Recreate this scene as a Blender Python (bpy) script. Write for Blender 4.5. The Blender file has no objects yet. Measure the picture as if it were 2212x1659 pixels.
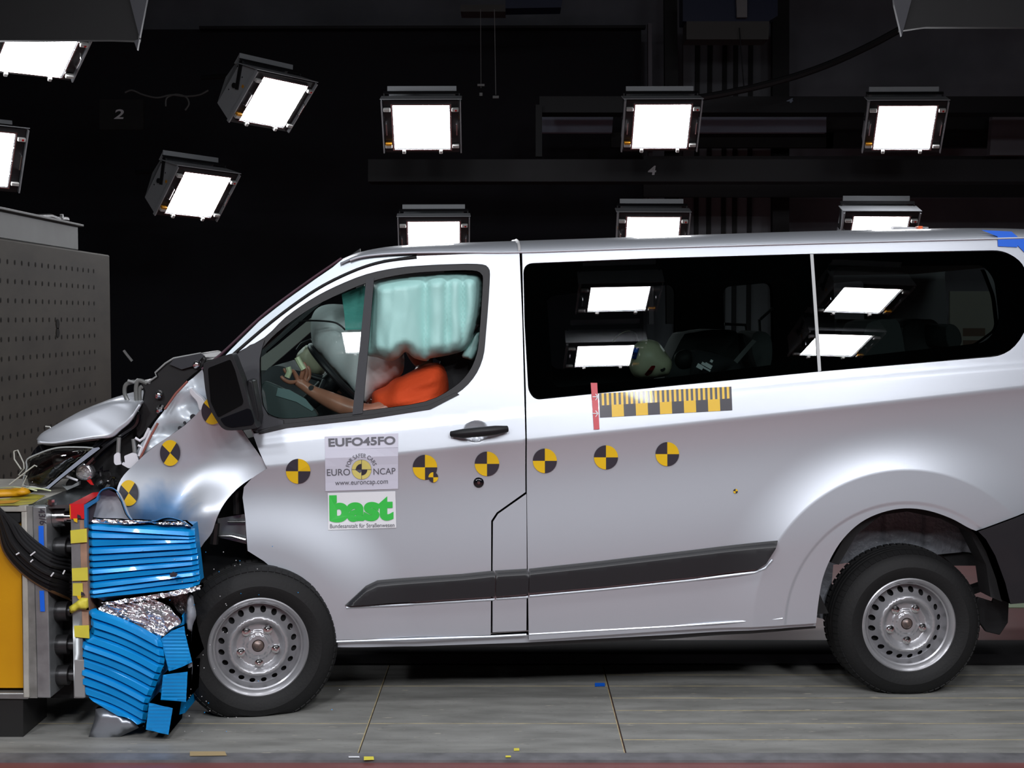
import bpy, bmesh, math, random
import numpy as np
from mathutils import Vector, Matrix, noise
from mathutils.geometry import delaunay_2d_cdt
random.seed(7)
S = bpy.context.scene
# ------------------------------------------------------------ camera, world, exposure
F = 2987.0; CAMZ = 1.66; CAMY = -5.85; PITCH = math.atan(144.5 / F)
cd = bpy.data.cameras.new('camera'); cam = bpy.data.objects.new('camera', cd); S.collection.objects.link(cam)
cam.location = (0, CAMY, CAMZ); cam.rotation_euler = (math.pi/2 - PITCH, 0, 0)
cd.sensor_width = 36; cd.lens = F/2212*36; cd.clip_end = 100; cd.clip_start = .05
S.camera = cam
W_ = bpy.data.worlds.new('hall_air'); S.world = W_; W_.use_nodes = True
W_.node_tree.nodes['Background'].inputs[0].default_value = (.55, .6, .7, 1)
W_.node_tree.nodes['Background'].inputs[1].default_value = .012
S.view_settings.view_transform = 'Standard'; S.view_settings.look = 'None'
S.view_settings.exposure = 0.0; S.view_settings.gamma = 1.0; S.view_settings.use_curve_mapping = False
LAMP_FAR = 28.0      # emission of the lamps on the far gantry and left wall
LAMP_NEAR = 92.0     # emission of the lamps on the near side gantry above the camera
LAMP_TOP_ADDED = 15.0  # emission of the unseen overhead lamps added to light from above

# ------------------------------------------------------------ pixel -> place
CAM = np.array([0, CAMY, CAMZ])
FW = np.array([0, math.cos(PITCH), -math.sin(PITCH)]); UP = np.array([0, math.sin(PITCH), math.cos(PITCH)])
def ray(px, py): return FW + (px-1106)/F*np.array([1., 0, 0]) - (py-829.5)/F*UP
def at(px, py, Y):
    d = ray(px, py); return Vector(CAM + d*((Y-CAMY)/d[1]))
def atz(px, py, z=0.):
    d = ray(px, py); return Vector(CAM + d*((z-CAMZ)/d[2]))
class Pl:
    """a vertical working plane: yaw, u along, v up, w away from the camera; W(u,v) = the surface's depth"""
    def __init__(s, yaw, Wf=None, base=0.):
        s.e = np.array([math.cos(yaw), math.sin(yaw), 0]); s.n = np.array([-math.sin(yaw), math.cos(yaw), 0])
        s.Wf = Wf; s.base = base
    def uv(s, px, py, w=0., surf=True):
        d = ray(px, py); ww = w + s.base
        for _ in range(5 if (surf and s.Wf) else 1):
            t = (ww - CAM@s.n)/(d@s.n); P = CAM + t*d; u, v = P@s.e, P[2]
            if surf and s.Wf: ww = w + s.base + s.Wf(u, v)
        return u, v
    def P(s, u, v, w=0., surf=True):
        ww = w + s.base + (s.Wf(u, v) if (surf and s.Wf) else 0)
        return Vector(s.e*u + s.n*ww + np.array([0, 0, v]))
    def p(s, px, py, w=0., surf=False):
        u, v = s.uv(px, py, w, surf); return s.P(u, v, w, surf)

# ------------------------------------------------------------ materials
MATS = {}
def mat(name, col, rough=.5, metal=0., coat=0., emis=0., bump=None, noise_amt=0., nscale=8., spec=.5, col2=None, stretch=(1,1,1), coat_r=.05):
    if name in MATS: return MATS[name]
    m = bpy.data.materials.new(name); m.use_nodes = True; nt = m.node_tree; b = nt.nodes['Principled BSDF']
    b.inputs['Base Color'].default_value = (*col, 1); b.inputs['Roughness'].default_value = rough
    b.inputs['Metallic'].default_value = metal; b.inputs['Coat Weight'].default_value = coat
    b.inputs['Coat Roughness'].default_value = coat_r; b.inputs['Specular IOR Level'].default_value = spec
    if emis:
        b.inputs['Emission Color'].default_value = (*col, 1); b.inputs['Emission Strength'].default_value = emis
    if noise_amt or bump:
        tc = nt.nodes.new('ShaderNodeTexCoord'); mp = nt.nodes.new('ShaderNodeMapping'); mp.inputs['Scale'].default_value = stretch
        nz = nt.nodes.new('ShaderNodeTexNoise'); nz.inputs['Scale'].default_value = nscale; nz.inputs['Detail'].default_value = 6
        nt.links.new(tc.outputs['Object'], mp.inputs[0]); nt.links.new(mp.outputs[0], nz.inputs['Vector'])
        if noise_amt:
            rp = nt.nodes.new('ShaderNodeValToRGB'); c2 = col2 or tuple(c*.35 for c in col)
            rp.color_ramp.elements[0].color = (*c2, 1); rp.color_ramp.elements[1].color = (*col, 1)
            rp.color_ramp.elements[0].position = .5-.35*(1-noise_amt) - .12; rp.color_ramp.elements[1].position = .62
            nt.links.new(nz.outputs['Fac'], rp.inputs[0]); nt.links.new(rp.outputs[0], b.inputs['Base Color'])
        if bump:
            bp = nt.nodes.new('ShaderNodeBump'); bp.inputs['Strength'].default_value = bump; bp.inputs['Distance'].default_value = .01
            nt.links.new(nz.outputs['Fac'], bp.inputs['Height']); nt.links.new(bp.outputs[0], b.inputs['Normal'])
    MATS[name] = m; return m
def glassmat(name, tint, refl=.04, grazing=.6, rough=0.):
    m = bpy.data.materials.new(name); m.use_nodes = True; nt = m.node_tree; nt.nodes.remove(nt.nodes['Principled BSDF'])
    o = nt.nodes['Material Output']; t = nt.nodes.new('ShaderNodeBsdfTransparent'); g = nt.nodes.new('ShaderNodeBsdfGlossy')
    t.inputs[0].default_value = (*tint, 1); g.inputs['Roughness'].default_value = rough; g.inputs[0].default_value = (1, 1, 1, 1)
    f = nt.nodes.new('ShaderNodeFresnel'); f.inputs[0].default_value = 1.5
    mx = nt.nodes.new('ShaderNodeMixShader')
    nt.links.new(f.outputs[0], mx.inputs[0]); nt.links.new(t.outputs[0], mx.inputs[1]); nt.links.new(g.outputs[0], mx.inputs[2])
    nt.links.new(mx.outputs[0], o.inputs[0]); MATS[name] = m; return m
silver = mat('silver_paint', (.57, .605, .66), .38, .56, .5, coat_r=.04)
silver_in = mat('silver_primer', (.50, .54, .58), .35, .5)
hood_m = silver
white_part = mat('white_painted_steel', (.75, .75, .80), .35)
blk = mat('black_plastic', (.012, .012, .014), .42, spec=.3)
blk_r = mat('black_rubber', (.008, .008, .009), .6, spec=.3)
frit = mat('black_glass_print', (.0015, .0015, .0018), .8, spec=.05)
blk_g = mat('gloss_black', (.006, .006, .008), .08, coat=.5)
dk = mat('dark_grey_plastic', (.030, .031, .037), .5, spec=.3)
mould = mat('moulding_plastic', (.013, .0135, .016), .42)
dark = mat('underbody_black', (.008, .008, .009), .75)
intr = mat('cabin_grey', (.035, .04, .045), .7)
intr2 = mat('cabin_light_trim', (.35, .35, .32), .7)
tyre_m = mat('tyre_rubber', (.009, .009, .0095), .7, bump=.15, nscale=90, spec=.35)
rim_m = mat('silver_wheel_steel', (.42, .42, .44), .33, .6, .3)
steel = mat('bare_steel', (.30, .31, .31), .38, .7, noise_amt=.5, nscale=9, col2=(.16, .16, .16))
steel_l = mat('galvanised_plate', (.36, .38, .39), .35, .6, noise_amt=.4, nscale=14, col2=(.22, .23, .24))
chrome = mat('bright_metal', (.75, .75, .76), .15, 1.)
darkmet = mat('dark_metal', (.05, .05, .052), .35, .6)
blue = mat('blue_honeycomb_sheet', (.003, .30, .74), .30, .15, .4, noise_amt=.3, nscale=5, col2=(.002, .22, .60))
blue_d = mat('blue_painted_edge', (.02, .14, .34), .4)
foil_m = mat('silver_foil', (.82, .82, .86), .22, .9, bump=.3, nscale=30)
yel = mat('target_yellow', (.80, .50, .012), .35, coat=.2)
tblk = mat('target_black', (.035, .033, .045), .35, coat=.2)
ytape = mat('yellow_tape', (.68, .60, .06), .55, noise_amt=.2, nscale=12, col2=(.55, .48, .05))
redtape = mat('red_tape', (.62, .012, .018), .4)
redsoft = mat('red_strip', (.60, .07, .09), .4)
btape = mat('blue_tape', (.004, .13, .75), .5)
orange_y = mat('yellow_trolley_paint', (.62, .30, .004), .42, noise_amt=.25, nscale=3, col2=(.50, .22, .004))
placard = mat('placard_film', (.62, .62, .72), .35, coat=.3)
greyink = mat('grey_ink', (.11, .11, .13), .5)
green = mat('green_ink', (.03, .52, .06), .5)
white_ink = mat('white_paper', (.76, .77, .80), .45)
ncyel = mat('pale_yellow_ink', (.72, .62, .18), .45)
airb = mat('airbag_cloth', (.72, .77, .78), .75, bump=.12, nscale=30)
curt = mat('teal_airbag_cloth', (.42, .74, .70), .42, bump=.10, nscale=18, spec=.6)
curt_d = mat('teal_airbag_dark', (.07, .38, .33), .55, bump=.2, nscale=40)
orange = mat('orange_shirt', (.74, .075, .012), .85, bump=.25, nscale=60)
skin_m = mat('brown_vinyl_skin', (.40, .17, .11), .33, noise_amt=.2, nscale=10, col2=(.33, .13, .08))
skin_p = mat('pink_vinyl_skin', (.40, .17, .125), .3)
pale = mat('pale_head_plastic', (.62, .60, .42), .4)
palegreen = mat('pale_tube', (.60, .66, .42), .4)
shirt_b = mat('black_shirt', (.02, .02, .024), .85)
lamp_h = mat('lamp_housing_grey', (.36, .38, .40), .5)
lamp_k = mat('lamp_black_steel', (.012, .012, .014), .5)
clipm = mat('lamp_white_clip', (.6, .6, .58), .4)
orng = mat('orange_sticker', (.7, .30, .02), .5)
redl = mat('red_lens', (.55, .01, .01), .2)
tint = glassmat('tinted_privacy_glass', (.36, .43, .41))
clear = glassmat('clear_window_glass', (.80, .90, .88))
clear2 = glassmat('headlamp_cover', (.72, .72, .70))
mirror_m = mat('mirror_glass', (.8, .8, .8), .02, 1.)
def emitter(n, st):
    m = mat(n, (.95, .96, 1.), .3, emis=st); return m
E_FAR = emitter('far_lamp_glass', LAMP_FAR); E_NEAR = emitter('near_lamp_glass', LAMP_NEAR); E_TOP_ADDED = emitter('added_overhead_lamp_glass', LAMP_TOP_ADDED)

# ------------------------------------------------------------ object helpers
def link(o, parent=None):
    S.collection.objects.link(o)
    if parent is not None:
        o.parent = parent; o.matrix_parent_inverse = WM[parent.name].inverted()
    WM[o.name] = (WM[parent.name] if False else Matrix.Identity(4)) @ o.matrix_basis
    return o
WM = {}
def tag(o, label=None, cat=None, group=None, kind=None):
    if label: o['label'] = label
    if cat: o['category'] = cat
    if group: o['group'] = group
    if kind: o['kind'] = kind
    return o
def empty(name, loc, label=None, cat=None, group=None):
    o = bpy.data.objects.new(name, None); o.location = loc; o.empty_display_size = .1
    link(o); WM[o.name] = Matrix.Translation(Vector(loc)); return tag(o, label, cat, group)
def mesh(name, V, Fc, m, parent=None, smooth=True, midx=None, normals=None, label=None):
    me = bpy.data.meshes.new(name); me.from_pydata([tuple(v) for v in V], [], Fc)
    for mm in (m if isinstance(m, (list, tuple)) else [m]): me.materials.append(mm)
    if smooth: me.polygons.foreach_set('use_smooth', [True]*len(me.polygons))
    if midx is not None: me.polygons.foreach_set('material_index', midx)
    if normals is not None: me.normals_split_custom_set_from_vertices([tuple(n) for n in normals])
    me.update()
    o = bpy.data.objects.new(name, me); link(o, parent)
    if label: o['label'] = label
    return o
class MB:
    """collects shapes into one mesh"""
    def __init__(s): s.V = []; s.F = []; s.M = []
    def add(s, V, Fc, mi=0):
        b = len(s.V); s.V += [Vector(v) for v in V]; s.F += [tuple(i+b for i in f) for f in Fc]; s.M += [mi]*len(Fc); return s
    def box(s, c, d, mi=0, M=None, bev=0.):
        x, y, z = [q/2 for q in d]; c = Vector(c)
        if bev <= 0:
            V = [Vector((a*x, b*y, e*z)) for e in (-1, 1) for b in (-1, 1) for a in (-1, 1)]
            Fc = [(0,2,3,1),(4,5,7,6),(0,1,5,4),(2,6,7,3),(0,4,6,2),(1,3,7,5)]
        else:
            bm = bmesh.new(); bmesh.ops.create_cube(bm, size=1); bmesh.ops.scale(bm, vec=d, verts=bm.verts)
            bmesh.ops.bevel(bm, geom=bm.edges[:], offset=bev, segments=2, affect='EDGES', profile=.5)
            V = [v.co.copy() for v in bm.verts]; Fc = [tuple(v.index for v in f.verts) for f in bm.faces]; bm.free()
        if M is not None: V = [M @ v for v in V]
        return s.add([v + c for v in V], Fc, mi)
    def tube(s, pts, r, seg=8, mi=0, cap=True):
        pts = [Vector(p) for p in pts]; n = len(pts); rr = r if isinstance(r, (list, tuple)) else [r]*n; V = []; Fc = []
        prev = None
        for i, p in enumerate(pts):
            t = (pts[min(i+1, n-1)] - pts[max(i-1, 0)]).normalized()
            a = prev if prev is not None else Vector((0, 0, 1)) if abs(t.z) < .9 else Vector((1, 0, 0))
            a = (a - t*a.dot(t)).normalized(); b = t.cross(a); prev = a
            for k in range(seg):
                th = 2*math.pi*k/seg; V.append(p + (a*math.cos(th) + b*math.sin(th))*rr[i])
        for i in range(n-1):
            for k in range(seg):
                k2 = (k+1) % seg; Fc.append((i*seg+k, i*seg+k2, (i+1)*seg+k2, (i+1)*seg+k))
        if cap: Fc.append(tuple(range(seg))[::-1]); Fc.append(tuple((n-1)*seg+k for k in range(seg)))
        return s.add(V, Fc, mi)
    def lathe(s, prof, M, seg=64, mi=0, closed=False):
        """prof: (radius, axial) ; axis = local Y"""
        V = []; Fc = []; n = len(prof)
        for k in range(seg):
            th = 2*math.pi*k/seg
            for r, a in prof: V.append(M @ Vector((r*math.cos(th), a, r*math.sin(th))))
        for k in range(seg):
            k2 = (k+1) % seg
            for j in range(n if closed else n-1):
                j2 = (j+1) % n; Fc.append((k*n+j, k*n+j2, k2*n+j2, k2*n+j))
        return s.add(V, Fc, mi)
    def build(s, name, m, parent=None, smooth=False, label=None):
        o = mesh(name, s.V, s.F, m, parent, False, s.M, label=label)
        if smooth: shade(o)
        return o
def shade(o, ang=35):
    me = o.data; me.polygons.foreach_set('use_smooth', [True]*len(me.polygons))
    bm = bmesh.new(); bm.from_mesh(me); a = math.radians(ang)
    for e in bm.edges:
        e.smooth = not (len(e.link_faces) == 2 and e.calc_face_angle(0) > a)
    bm.to_mesh(me); bm.free()
def cr(P, closed=True, n=6):
    """Catmull-Rom through pixel points"""
    P = [np.array(p, float) for p in P]; N = len(P); out = []
    for i in range(N if closed else N-1):
        p0 = P[(i-1) % N] if closed or i > 0 else P[0]; p1 = P[i]; p2 = P[(i+1) % N]; p3 = P[(i+2) % N] if closed or i+2 < N else P[-1]
        for k in range(n):
            t = k/n; out.append(tuple(.5*((2*p1)+(-p0+p2)*t+(2*p0-5*p1+4*p2-p3)*t*t+(-p0+3*p1-3*p2+p3)*t**3)))
    if not closed: out.append(tuple(P[-1]))
    return out
def rnd(P, r, n=5):
    """round the corners of a pixel polygon; r = radius or list"""
    out = []; N = len(P); rr = r if isinstance(r, (list, tuple)) else [r]*N
    for i in range(N):
        a, b, c = [np.array(P[j % N], float) for j in (i-1, i, i+1)]
        if rr[i] <= 0: out.append(tuple(b)); continue
        d1 = a-b; d2 = c-b; l = min(rr[i], .48*np.linalg.norm(d1), .48*np.linalg.norm(d2))
        p = b + d1/np.linalg.norm(d1)*l; q = b + d2/np.linalg.norm(d2)*l
        for k in range(n+1):
            t = k/n; out.append(tuple((1-t)**2*p + 2*t*(1-t)*b + t*t*q))
    return out
def inside(poly, pts):
    x, y = pts[:, 0], pts[:, 1]; c = np.zeros(len(pts), bool); n = len(poly); j = n-1
    for i in range(n):
        xi, yi = poly[i]; xj, yj = poly[j]
        if yi != yj:
            c ^= ((yi > y) != (yj > y)) & (x < (xj-xi)*(y-yi)/(yj-yi)+xi)
        j = i
    return c
def dist_edges(polys, pts):
    d = np.full(len(pts), 1e9)
    for poly in polys:
        A = np.array(poly); B = np.roll(A, -1, 0)
        for a, b in zip(A, B):
            ab = b-a; L = ab@ab
            t = np.clip(((pts-a)@ab)/(L if L > 0 else 1), 0, 1); q = a + t[:, None]*ab
            d = np.minimum(d, np.hypot(*(pts-q).T))
    return d
def resample(poly, st):
    out = []; n = len(poly)
    for i in range(n):
        a = np.array(poly[i]); b = np.array(poly[(i+1) % n]); L = np.linalg.norm(b-a)
        if L < 1e-5: continue
        k = max(1, int(round(L/st)))
        for j in range(k): out.append(tuple(a + (b-a)*j/k))
    return out
def triang(polys, st, lines=()):
    """polys[0] outline, the rest holes, in uv. -> points, triangles, boundary flag"""
    polys = [resample(p, st) for p in polys]; V = []; E = []
    for p in polys:
        b = len(V); V += p; E += [(b+i, b+(i+1) % len(p)) for i in range(len(p))]
    A = np.array(polys[0]); lo = A.min(0); hi = A.max(0)
    gx, gy = np.meshgrid(np.arange(lo[0], hi[0], st), np.arange(lo[1], hi[1], st*.87)); gx = gx + (np.arange(gx.shape[0]) % 2)[:, None]*st/2
    G = np.stack([gx.ravel(), gy.ravel()], 1); k = inside(polys[0], G)
    for h in polys[1:]: k &= ~inside(h, G)
    G = G[k]
    if len(G): G = G[dist_edges(polys, G) > .55*st]
    for ln in lines:
        Ls = np.array(ln); k = inside(polys[0], Ls)
        for h in polys[1:]: k &= ~inside(h, Ls)
        Ls = Ls[k]
        if len(Ls):
            Ls = Ls[dist_edges(polys, Ls) > .25*st]
        if len(Ls):
            keep = np.ones(len(G), bool)
            for i in range(0, len(Ls), 64):
                keep &= (np.hypot(G[:, None, 0]-Ls[None, i:i+64, 0], G[:, None, 1]-Ls[None, i:i+64, 1]) > .35*st).all(1)
            G = np.vstack([G[keep], Ls])
    co, ed, fa, *_ = delaunay_2d_cdt([Vector(v) for v in V + [tuple(g) for g in G]], E, [], 0, 1e-6)
    co = np.array([tuple(c) for c in co]); fa = [f for f in fa if len(f) == 3]
    C = np.array([(co[f[0]]+co[f[1]]+co[f[2]])/3 for f in fa]); k = inside(polys[0], C)
    for h in polys[1:]: k &= ~inside(h, C)
    tr = []
    for f, q in zip(fa, k):
        if q:
            a, b, c = [co[i] for i in f]; cr_ = (b[0]-a[0])*(c[1]-a[1])-(b[1]-a[1])*(c[0]-a[0])
            if abs(cr_) > 1e-10: tr.append(tuple(f) if cr_ > 0 else tuple(f[::-1]))
    return co, tr, polys
def panel(name, pl, out, m, holes=(), st=.03, thick=.02, off=0., parent=None, px=True, surf=True, label=None, W=None, mi=0, lines=(), eps=.004):
    """a sheet on the plane's surface with outline and holes (pixels), edges turned in by thick"""
    if W is not None: pl = Pl2(pl, W)
    polys = [[pl.uv(x, y, off, surf) for x, y in p] if px else list(p) for p in (out, *holes)]
    co, tr, polys = triang(polys, st, lines)
    V = [pl.P(u, v, off, surf) for u, v in co]; N = []
    e = eps
    for u, v in co:
        if surf and pl.Wf:
            du = (pl.Wf(u+e, v)-pl.Wf(u-e, v))/(2*e); dv = (pl.Wf(u, v+e)-pl.Wf(u, v-e))/(2*e)
        else: du = dv = 0
        n = -pl.n + du*pl.e + np.array([0, 0, dv]); N.append(n/np.linalg.norm(n))
    Fc = list(tr)
    cnt = {}
    for f in tr:
        for a, b in ((f[0], f[1]), (f[1], f[2]), (f[2], f[0])): cnt[(a, b)] = 1
    bd = [(a, b) for a, b in cnt if (b, a) not in cnt]
    nv = Vector(pl.n)
    for a, b in bd:
        i = len(V); A, B = V[a], V[b]; V += [A.copy(), B.copy(), B+nv*thick, A+nv*thick]
        t = (B-A).normalized(); n = t.cross(nv); N += [tuple(n)]*4; Fc.append((i+1, i, i+3, i+2))
    return mesh(name, V, Fc, m, parent, True, None, N, label)
class Pl2(Pl):
    def __init__(s, p, Wf): s.e = p.e; s.n = p.n; s.base = p.base; s.Wf = Wf
def pillow(name, pl, out, w0, T, m, edge=.06, st=.02, parent=None, bump=None, back=1., px=True, label=None, holes=(), power=.5):
    """a closed swollen body whose outline is traced at depth w0; front bulges T toward the camera, back T*back away"""
    polys = [[pl.uv(x, y, w0, False) for x, y in p] if px else list(p) for p in (out, *holes)]
    co, tr, polys = triang(polys, st); d = dist_edges(polys, co); d[d < 1e-5] = 0
    q = np.clip(d/edge, 0, 1); h = T*(1-(1-q)**2)**power
    n = len(co); V = []
    for i, (u, v) in enumerate(co):
        b = bump(u, v) if bump else 0; V.append(pl.P(u, v, w0 - h[i] - b*q[i], False))
    bk = {}
    for i, (u, v) in enumerate(co):
        if d[i] > 1e-5: bk[i] = len(V); V.append(pl.P(u, v, w0 + h[i]*back, False))
        else: bk[i] = i
    Fc = list(tr) + [tuple(bk[i] for i in f[::-1]) for f in tr]
    return mesh(name, V, Fc, m, parent, True, label=label)
def slab(name, pl, out, w0, depth, m, parent=None, st=.08, px=True, label=None, smooth=False, bev=0.):
    """a prism: traced outline at depth w0, going back by depth"""
    poly = [pl.uv(x, y, w0, False) for x, y in out] if px else list(out)
    co, tr, polys = triang([poly], st); n = len(co)
    V = [pl.P(u, v, w0, False) for u, v in co] + [pl.P(u, v, w0+depth, False) for u, v in co]
    Fc = list(tr) + [tuple(i+n for i in f[::-1]) for f in tr]; cnt = set()
    for f in tr: cnt |= {(f[0], f[1]), (f[1], f[2]), (f[2], f[0])}
    for a, b in cnt:
        if (b, a) not in cnt: Fc.append((b, a, a+n, b+n))
    o = mesh(name, V, Fc, m, parent, False, label=label)
    if bev:
        md = o.modifiers.new('soft_edge', 'BEVEL'); md.width = bev; md.segments = 2; md.limit_method = 'ANGLE'; shade(o)
    return o
def grid(name, rows, m, parent=None, smooth=True, label=None, flip=False):
    """loft through rows of equal length"""
    n = len(rows[0]); V = [v for r in rows for v in r]; Fc = []
    for i in range(len(rows)-1):
        for j in range(n-1):
            f = (i*n+j, i*n+j+1, (i+1)*n+j+1, (i+1)*n+j); Fc.append(f[::-1] if flip else f)
    return mesh(name, V, Fc, m, parent, smooth, label=label)
def S_(x): x = min(1., max(0., x)); return x*x*(3-2*x)
def tubes(name, plist, r, m, parent=None, seg=8, label=None, joined=False):
    if not joined:
        for p in plist: mb = MB(); mb.tube(p, r, seg); o = mb.build(name, m, parent, True, label)
        return o
    mb = MB()
    for p in plist: mb.tube(p, r, seg)
    return mb.build(name, m, parent, True, label)

# ------------------------------------------------------------ the van's side as a surface
YAW = math.radians(3.0)
flat = Pl(YAW)
def fl(P): return np.array([flat.uv(x, y, 0, False) for x, y in P])
_cr = fl([(-200, 1090), (300, 1035), (560, 1010), (850, 982), (1137, 955), (1400, 926), (1600, 903), (1850, 875), (2050, 853), (2400, 815)])
_wb = fl([(-200, 1000), (560, 935), (850, 903), (1140, 868), (1450, 838), (1770, 806), (2150, 775), (2500, 750)])
RW = flat.uv(1952, 1345, 0, False); FWc = flat.uv(545, 1385, 0, False)
_pc = np.polyfit(_cr[:, 0], _cr[:, 1], 3); _pw = np.polyfit(_wb[:, 0], _wb[:, 1], 3)
def vcr(u): return ((_pc[0]*u+_pc[1])*u+_pc[2])*u+_pc[3]
def vwb(u): return ((_pw[0]*u+_pw[1])*u+_pw[2])*u+_pw[3]
CREASE = [[(u, vcr(u)+d) for u in np.arange(-1.4, 2.5, .006)] for d in (-.030, -.014, -.006, -.001, .004, .010)] + [[(u, vwb(u)+d) for u in np.arange(-1.4, 2.5, .016)] for d in (-.060, -.048, -.036, -.022)]
def Wside(u, v):
    d = v - vcr(u); k = .0025
    # shoulder: leans in above the crease, undercut just below it, then swells out again
    sp = d if d > 30*k else k*math.log(1+math.exp(max(-40, d/k)))      # soft max(0, d)
    sn = sp - d                                               # soft max(0, -d)
    w = .175*sp + .02*sp*sp + .022*(1-math.exp(-sn/.070)) - .026*S_((sn-.10)/.50)
    e = v - vwb(u); w += .005*S_((e+.060)/.04)
    w += .30*max(0, .45-v)**2
    rr = math.hypot(u-RW[0], v-RW[1])
    if rr < .90:
        q = min(1, max(0, (.86-rr)/.190)); w -= .021*q*q; w += .004*S_((.532-rr)/.016)
    rf = math.hypot((u-FWc[0]), v-FWc[1])
    if rf < .72: w -= .030*S_((.70-rf)/.30)
    return w
body = Pl(YAW, Wside)
_cache = {}
def bp(px, py, off=0.): return body.p(px, py, off, True)

van = empty('passenger_van', bp(1100, 1380) * 1.0, 'crashed silver passenger van with crumpled nose against the blue barrier', 'van')
van.location.z = 0; WM[van.name] = Matrix.Translation(van.location)

# ---- side panels
ARCH = [[(RW[0]+r*math.cos(t), RW[1]+r*math.sin(t)) for t in np.arange(-.3, 3.5, .011)] for r in (.514, .524, .534, .660, .667, .673, .682)]
glass_r = rnd([(1130, 569), (1400, 558), (1752, 548), (2170, 540), (2216, 572), (2226, 700), (2180, 768), (1770, 803), (1450, 834), (1156, 864), (1141, 845), (1133, 700)], [22, 0, 0, 40, 60, 60, 60, 0, 0, 22, 18, 0])
arch_r = [(1763, 1346), (1768, 1300), (1777, 1250), (1795, 1205), (1822, 1163), (1860, 1128), (1905, 1107), (1955, 1098), (2005, 1103), (2055, 1120), (2092, 1140), (2115, 1149)]
arch_r = cr(arch_r, False, 4)
side_out = [(1128, 545), (1400, 536), (1750, 526), (2100, 517), (2240, 513), (2330, 600), (2350, 1080), (2212, 1111)] + arch_r[::-1] + [(1740, 1348), (1450, 1362), (1142, 1383), (1140, 1230), (1138, 1065), (1138, 955), (1136, 840), (1131, 690)]
panel('side_panel', body, side_out, silver, [glass_r], st=.018, thick=.025, parent=van, lines=CREASE+ARCH, eps=.002)
win_out = [(505, 766), (571, 729), (616, 686), (670, 648), (724, 619), (792, 592), (860, 578), (920, 573), (960, 571), (1030, 570), (1055, 578), (1058, 610), (1050, 720), (1043, 775), (1022, 818), (985, 852), (925, 880), (800, 899), (620, 918), (556, 936), (546, 930), (540, 905), (500, 780)]
win_out = cr(win_out, True, 3)
rec_o = cr([(1000, 930), (1003, 918), (1025, 908), (1045, 911), (1055, 922), (1054, 945), (1035, 957), (1012, 955), (1000, 944)], True, 3)
door_out = [(1122, 546), (1000, 549), (900, 553), (830, 562), (770, 580), (700, 613), (640, 652), (575, 702), (500, 768), (515, 850), (545, 935), (560, 975), (577, 1012), (545, 1032), (527, 1052), (524, 1075), (530, 1120), (535, 1190), (570, 1212), (603, 1240), (630, 1272), (652, 1305), (670, 1335), (684, 1365), (704, 1383), (850, 1378), (1060, 1372), (1061, 1125), (1073, 1107), (1135, 1063), (1135, 955), (1132, 840), (1128, 690)]
panel('front_door', body, door_out, silver, [win_out, rec_o], st=.018, thick=.03, parent=van, lines=CREASE, eps=.002)
flap_out = [(1137, 1067), (1076, 1110), (1065, 1127), (1064, 1228), (1064, 1366), (1137, 1362), (1138, 1225)]
panel('fuel_flap', body, flap_out, silver, st=.03, thick=.02, parent=van)
# a dark jamb behind the shut lines
slab('door_jamb', flat, [(1040, 560), (1150, 560), (1160, 1360), (1030, 1370)], .32, .02, dark, van)
panel('sill', body, [(690, 1388), (1060, 1376), (1139, 1371), (1450, 1356), (1762, 1340), (1762, 1352), (1450, 1371), (1137, 1388), (900, 1396), (720, 1398)], silver, st=.03, thick=.06, off=.022, parent=van)
panel('sill_flange', body, [(720, 1392), (1137, 1386), (1450, 1370), (1762, 1350), (1762, 1357), (1450, 1380), (1137, 1397), (740, 1401)], darkmet, st=.05, thick=.03, off=.05, parent=van)
# mouldings: a swollen strip with a bevelled top face
M1 = [(745, 1308), (790, 1266), (815, 1254), (860, 1250), (1000, 1240), (1066, 1233), (1070, 1242), (1069, 1289), (900, 1300)]
M2 = [(1069, 1233), (1138, 1229), (1143, 1240), (1141, 1284), (1071, 1289), (1072, 1244)]
M3 = [(1143, 1229), (1300, 1212), (1500, 1188), (1680, 1168), (1676, 1185), (1655, 1218), (1636, 1230), (1500, 1247), (1300, 1268), (1143, 1282)]
for P, top in ((M1, [(745, 1308), (790, 1266), (815, 1254), (860, 1250), (1000, 1240), (1066, 1233)]), (M2, [(1069, 1233), (1138, 1229)]), (M3, [(1143, 1229), (1300, 1212), (1500, 1188), (1680, 1168)])):
    T = np.array([body.uv(x, y, -.02) for x, y in top])
    def Wm(u, v, T=T):
        tv = float(np.interp(u, T[:, 0], T[:, 1])); d = tv - v
        return Wside(u, v) + .020*(1-S_(d/.026)) if d < .03 else Wside(u, v)
    panel('side_moulding', body, P, mould, st=.02, thick=.03, off=-.024, parent=van, W=Wm, lines=[[(u, float(np.interp(u, T[:, 0], T[:, 1]))-d) for u in np.arange(T[0, 0], T[-1, 0], .008)] for d in (.006, .013, .020, .027)])
tubes('moulding_ledge', [[bp(x, y+3, .002) for x, y in P] for P in ([(748, 1309), (900, 1301), (1068, 1291)], [(1072, 1290), (1140, 1286)], [(1144, 1284), (1300, 1270), (1500, 1249), (1630, 1233), (1652, 1224), (1668, 1206)])], .0075, silver, van)
tubes('sill_highlight_bead', [[bp(x, y, .004) for x, y in P] for P in ([(720, 1386), (1060, 1375), (1137, 1371)], [(1143, 1370), (1450, 1353), (1690, 1336)])], .006, silver, van)
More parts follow.
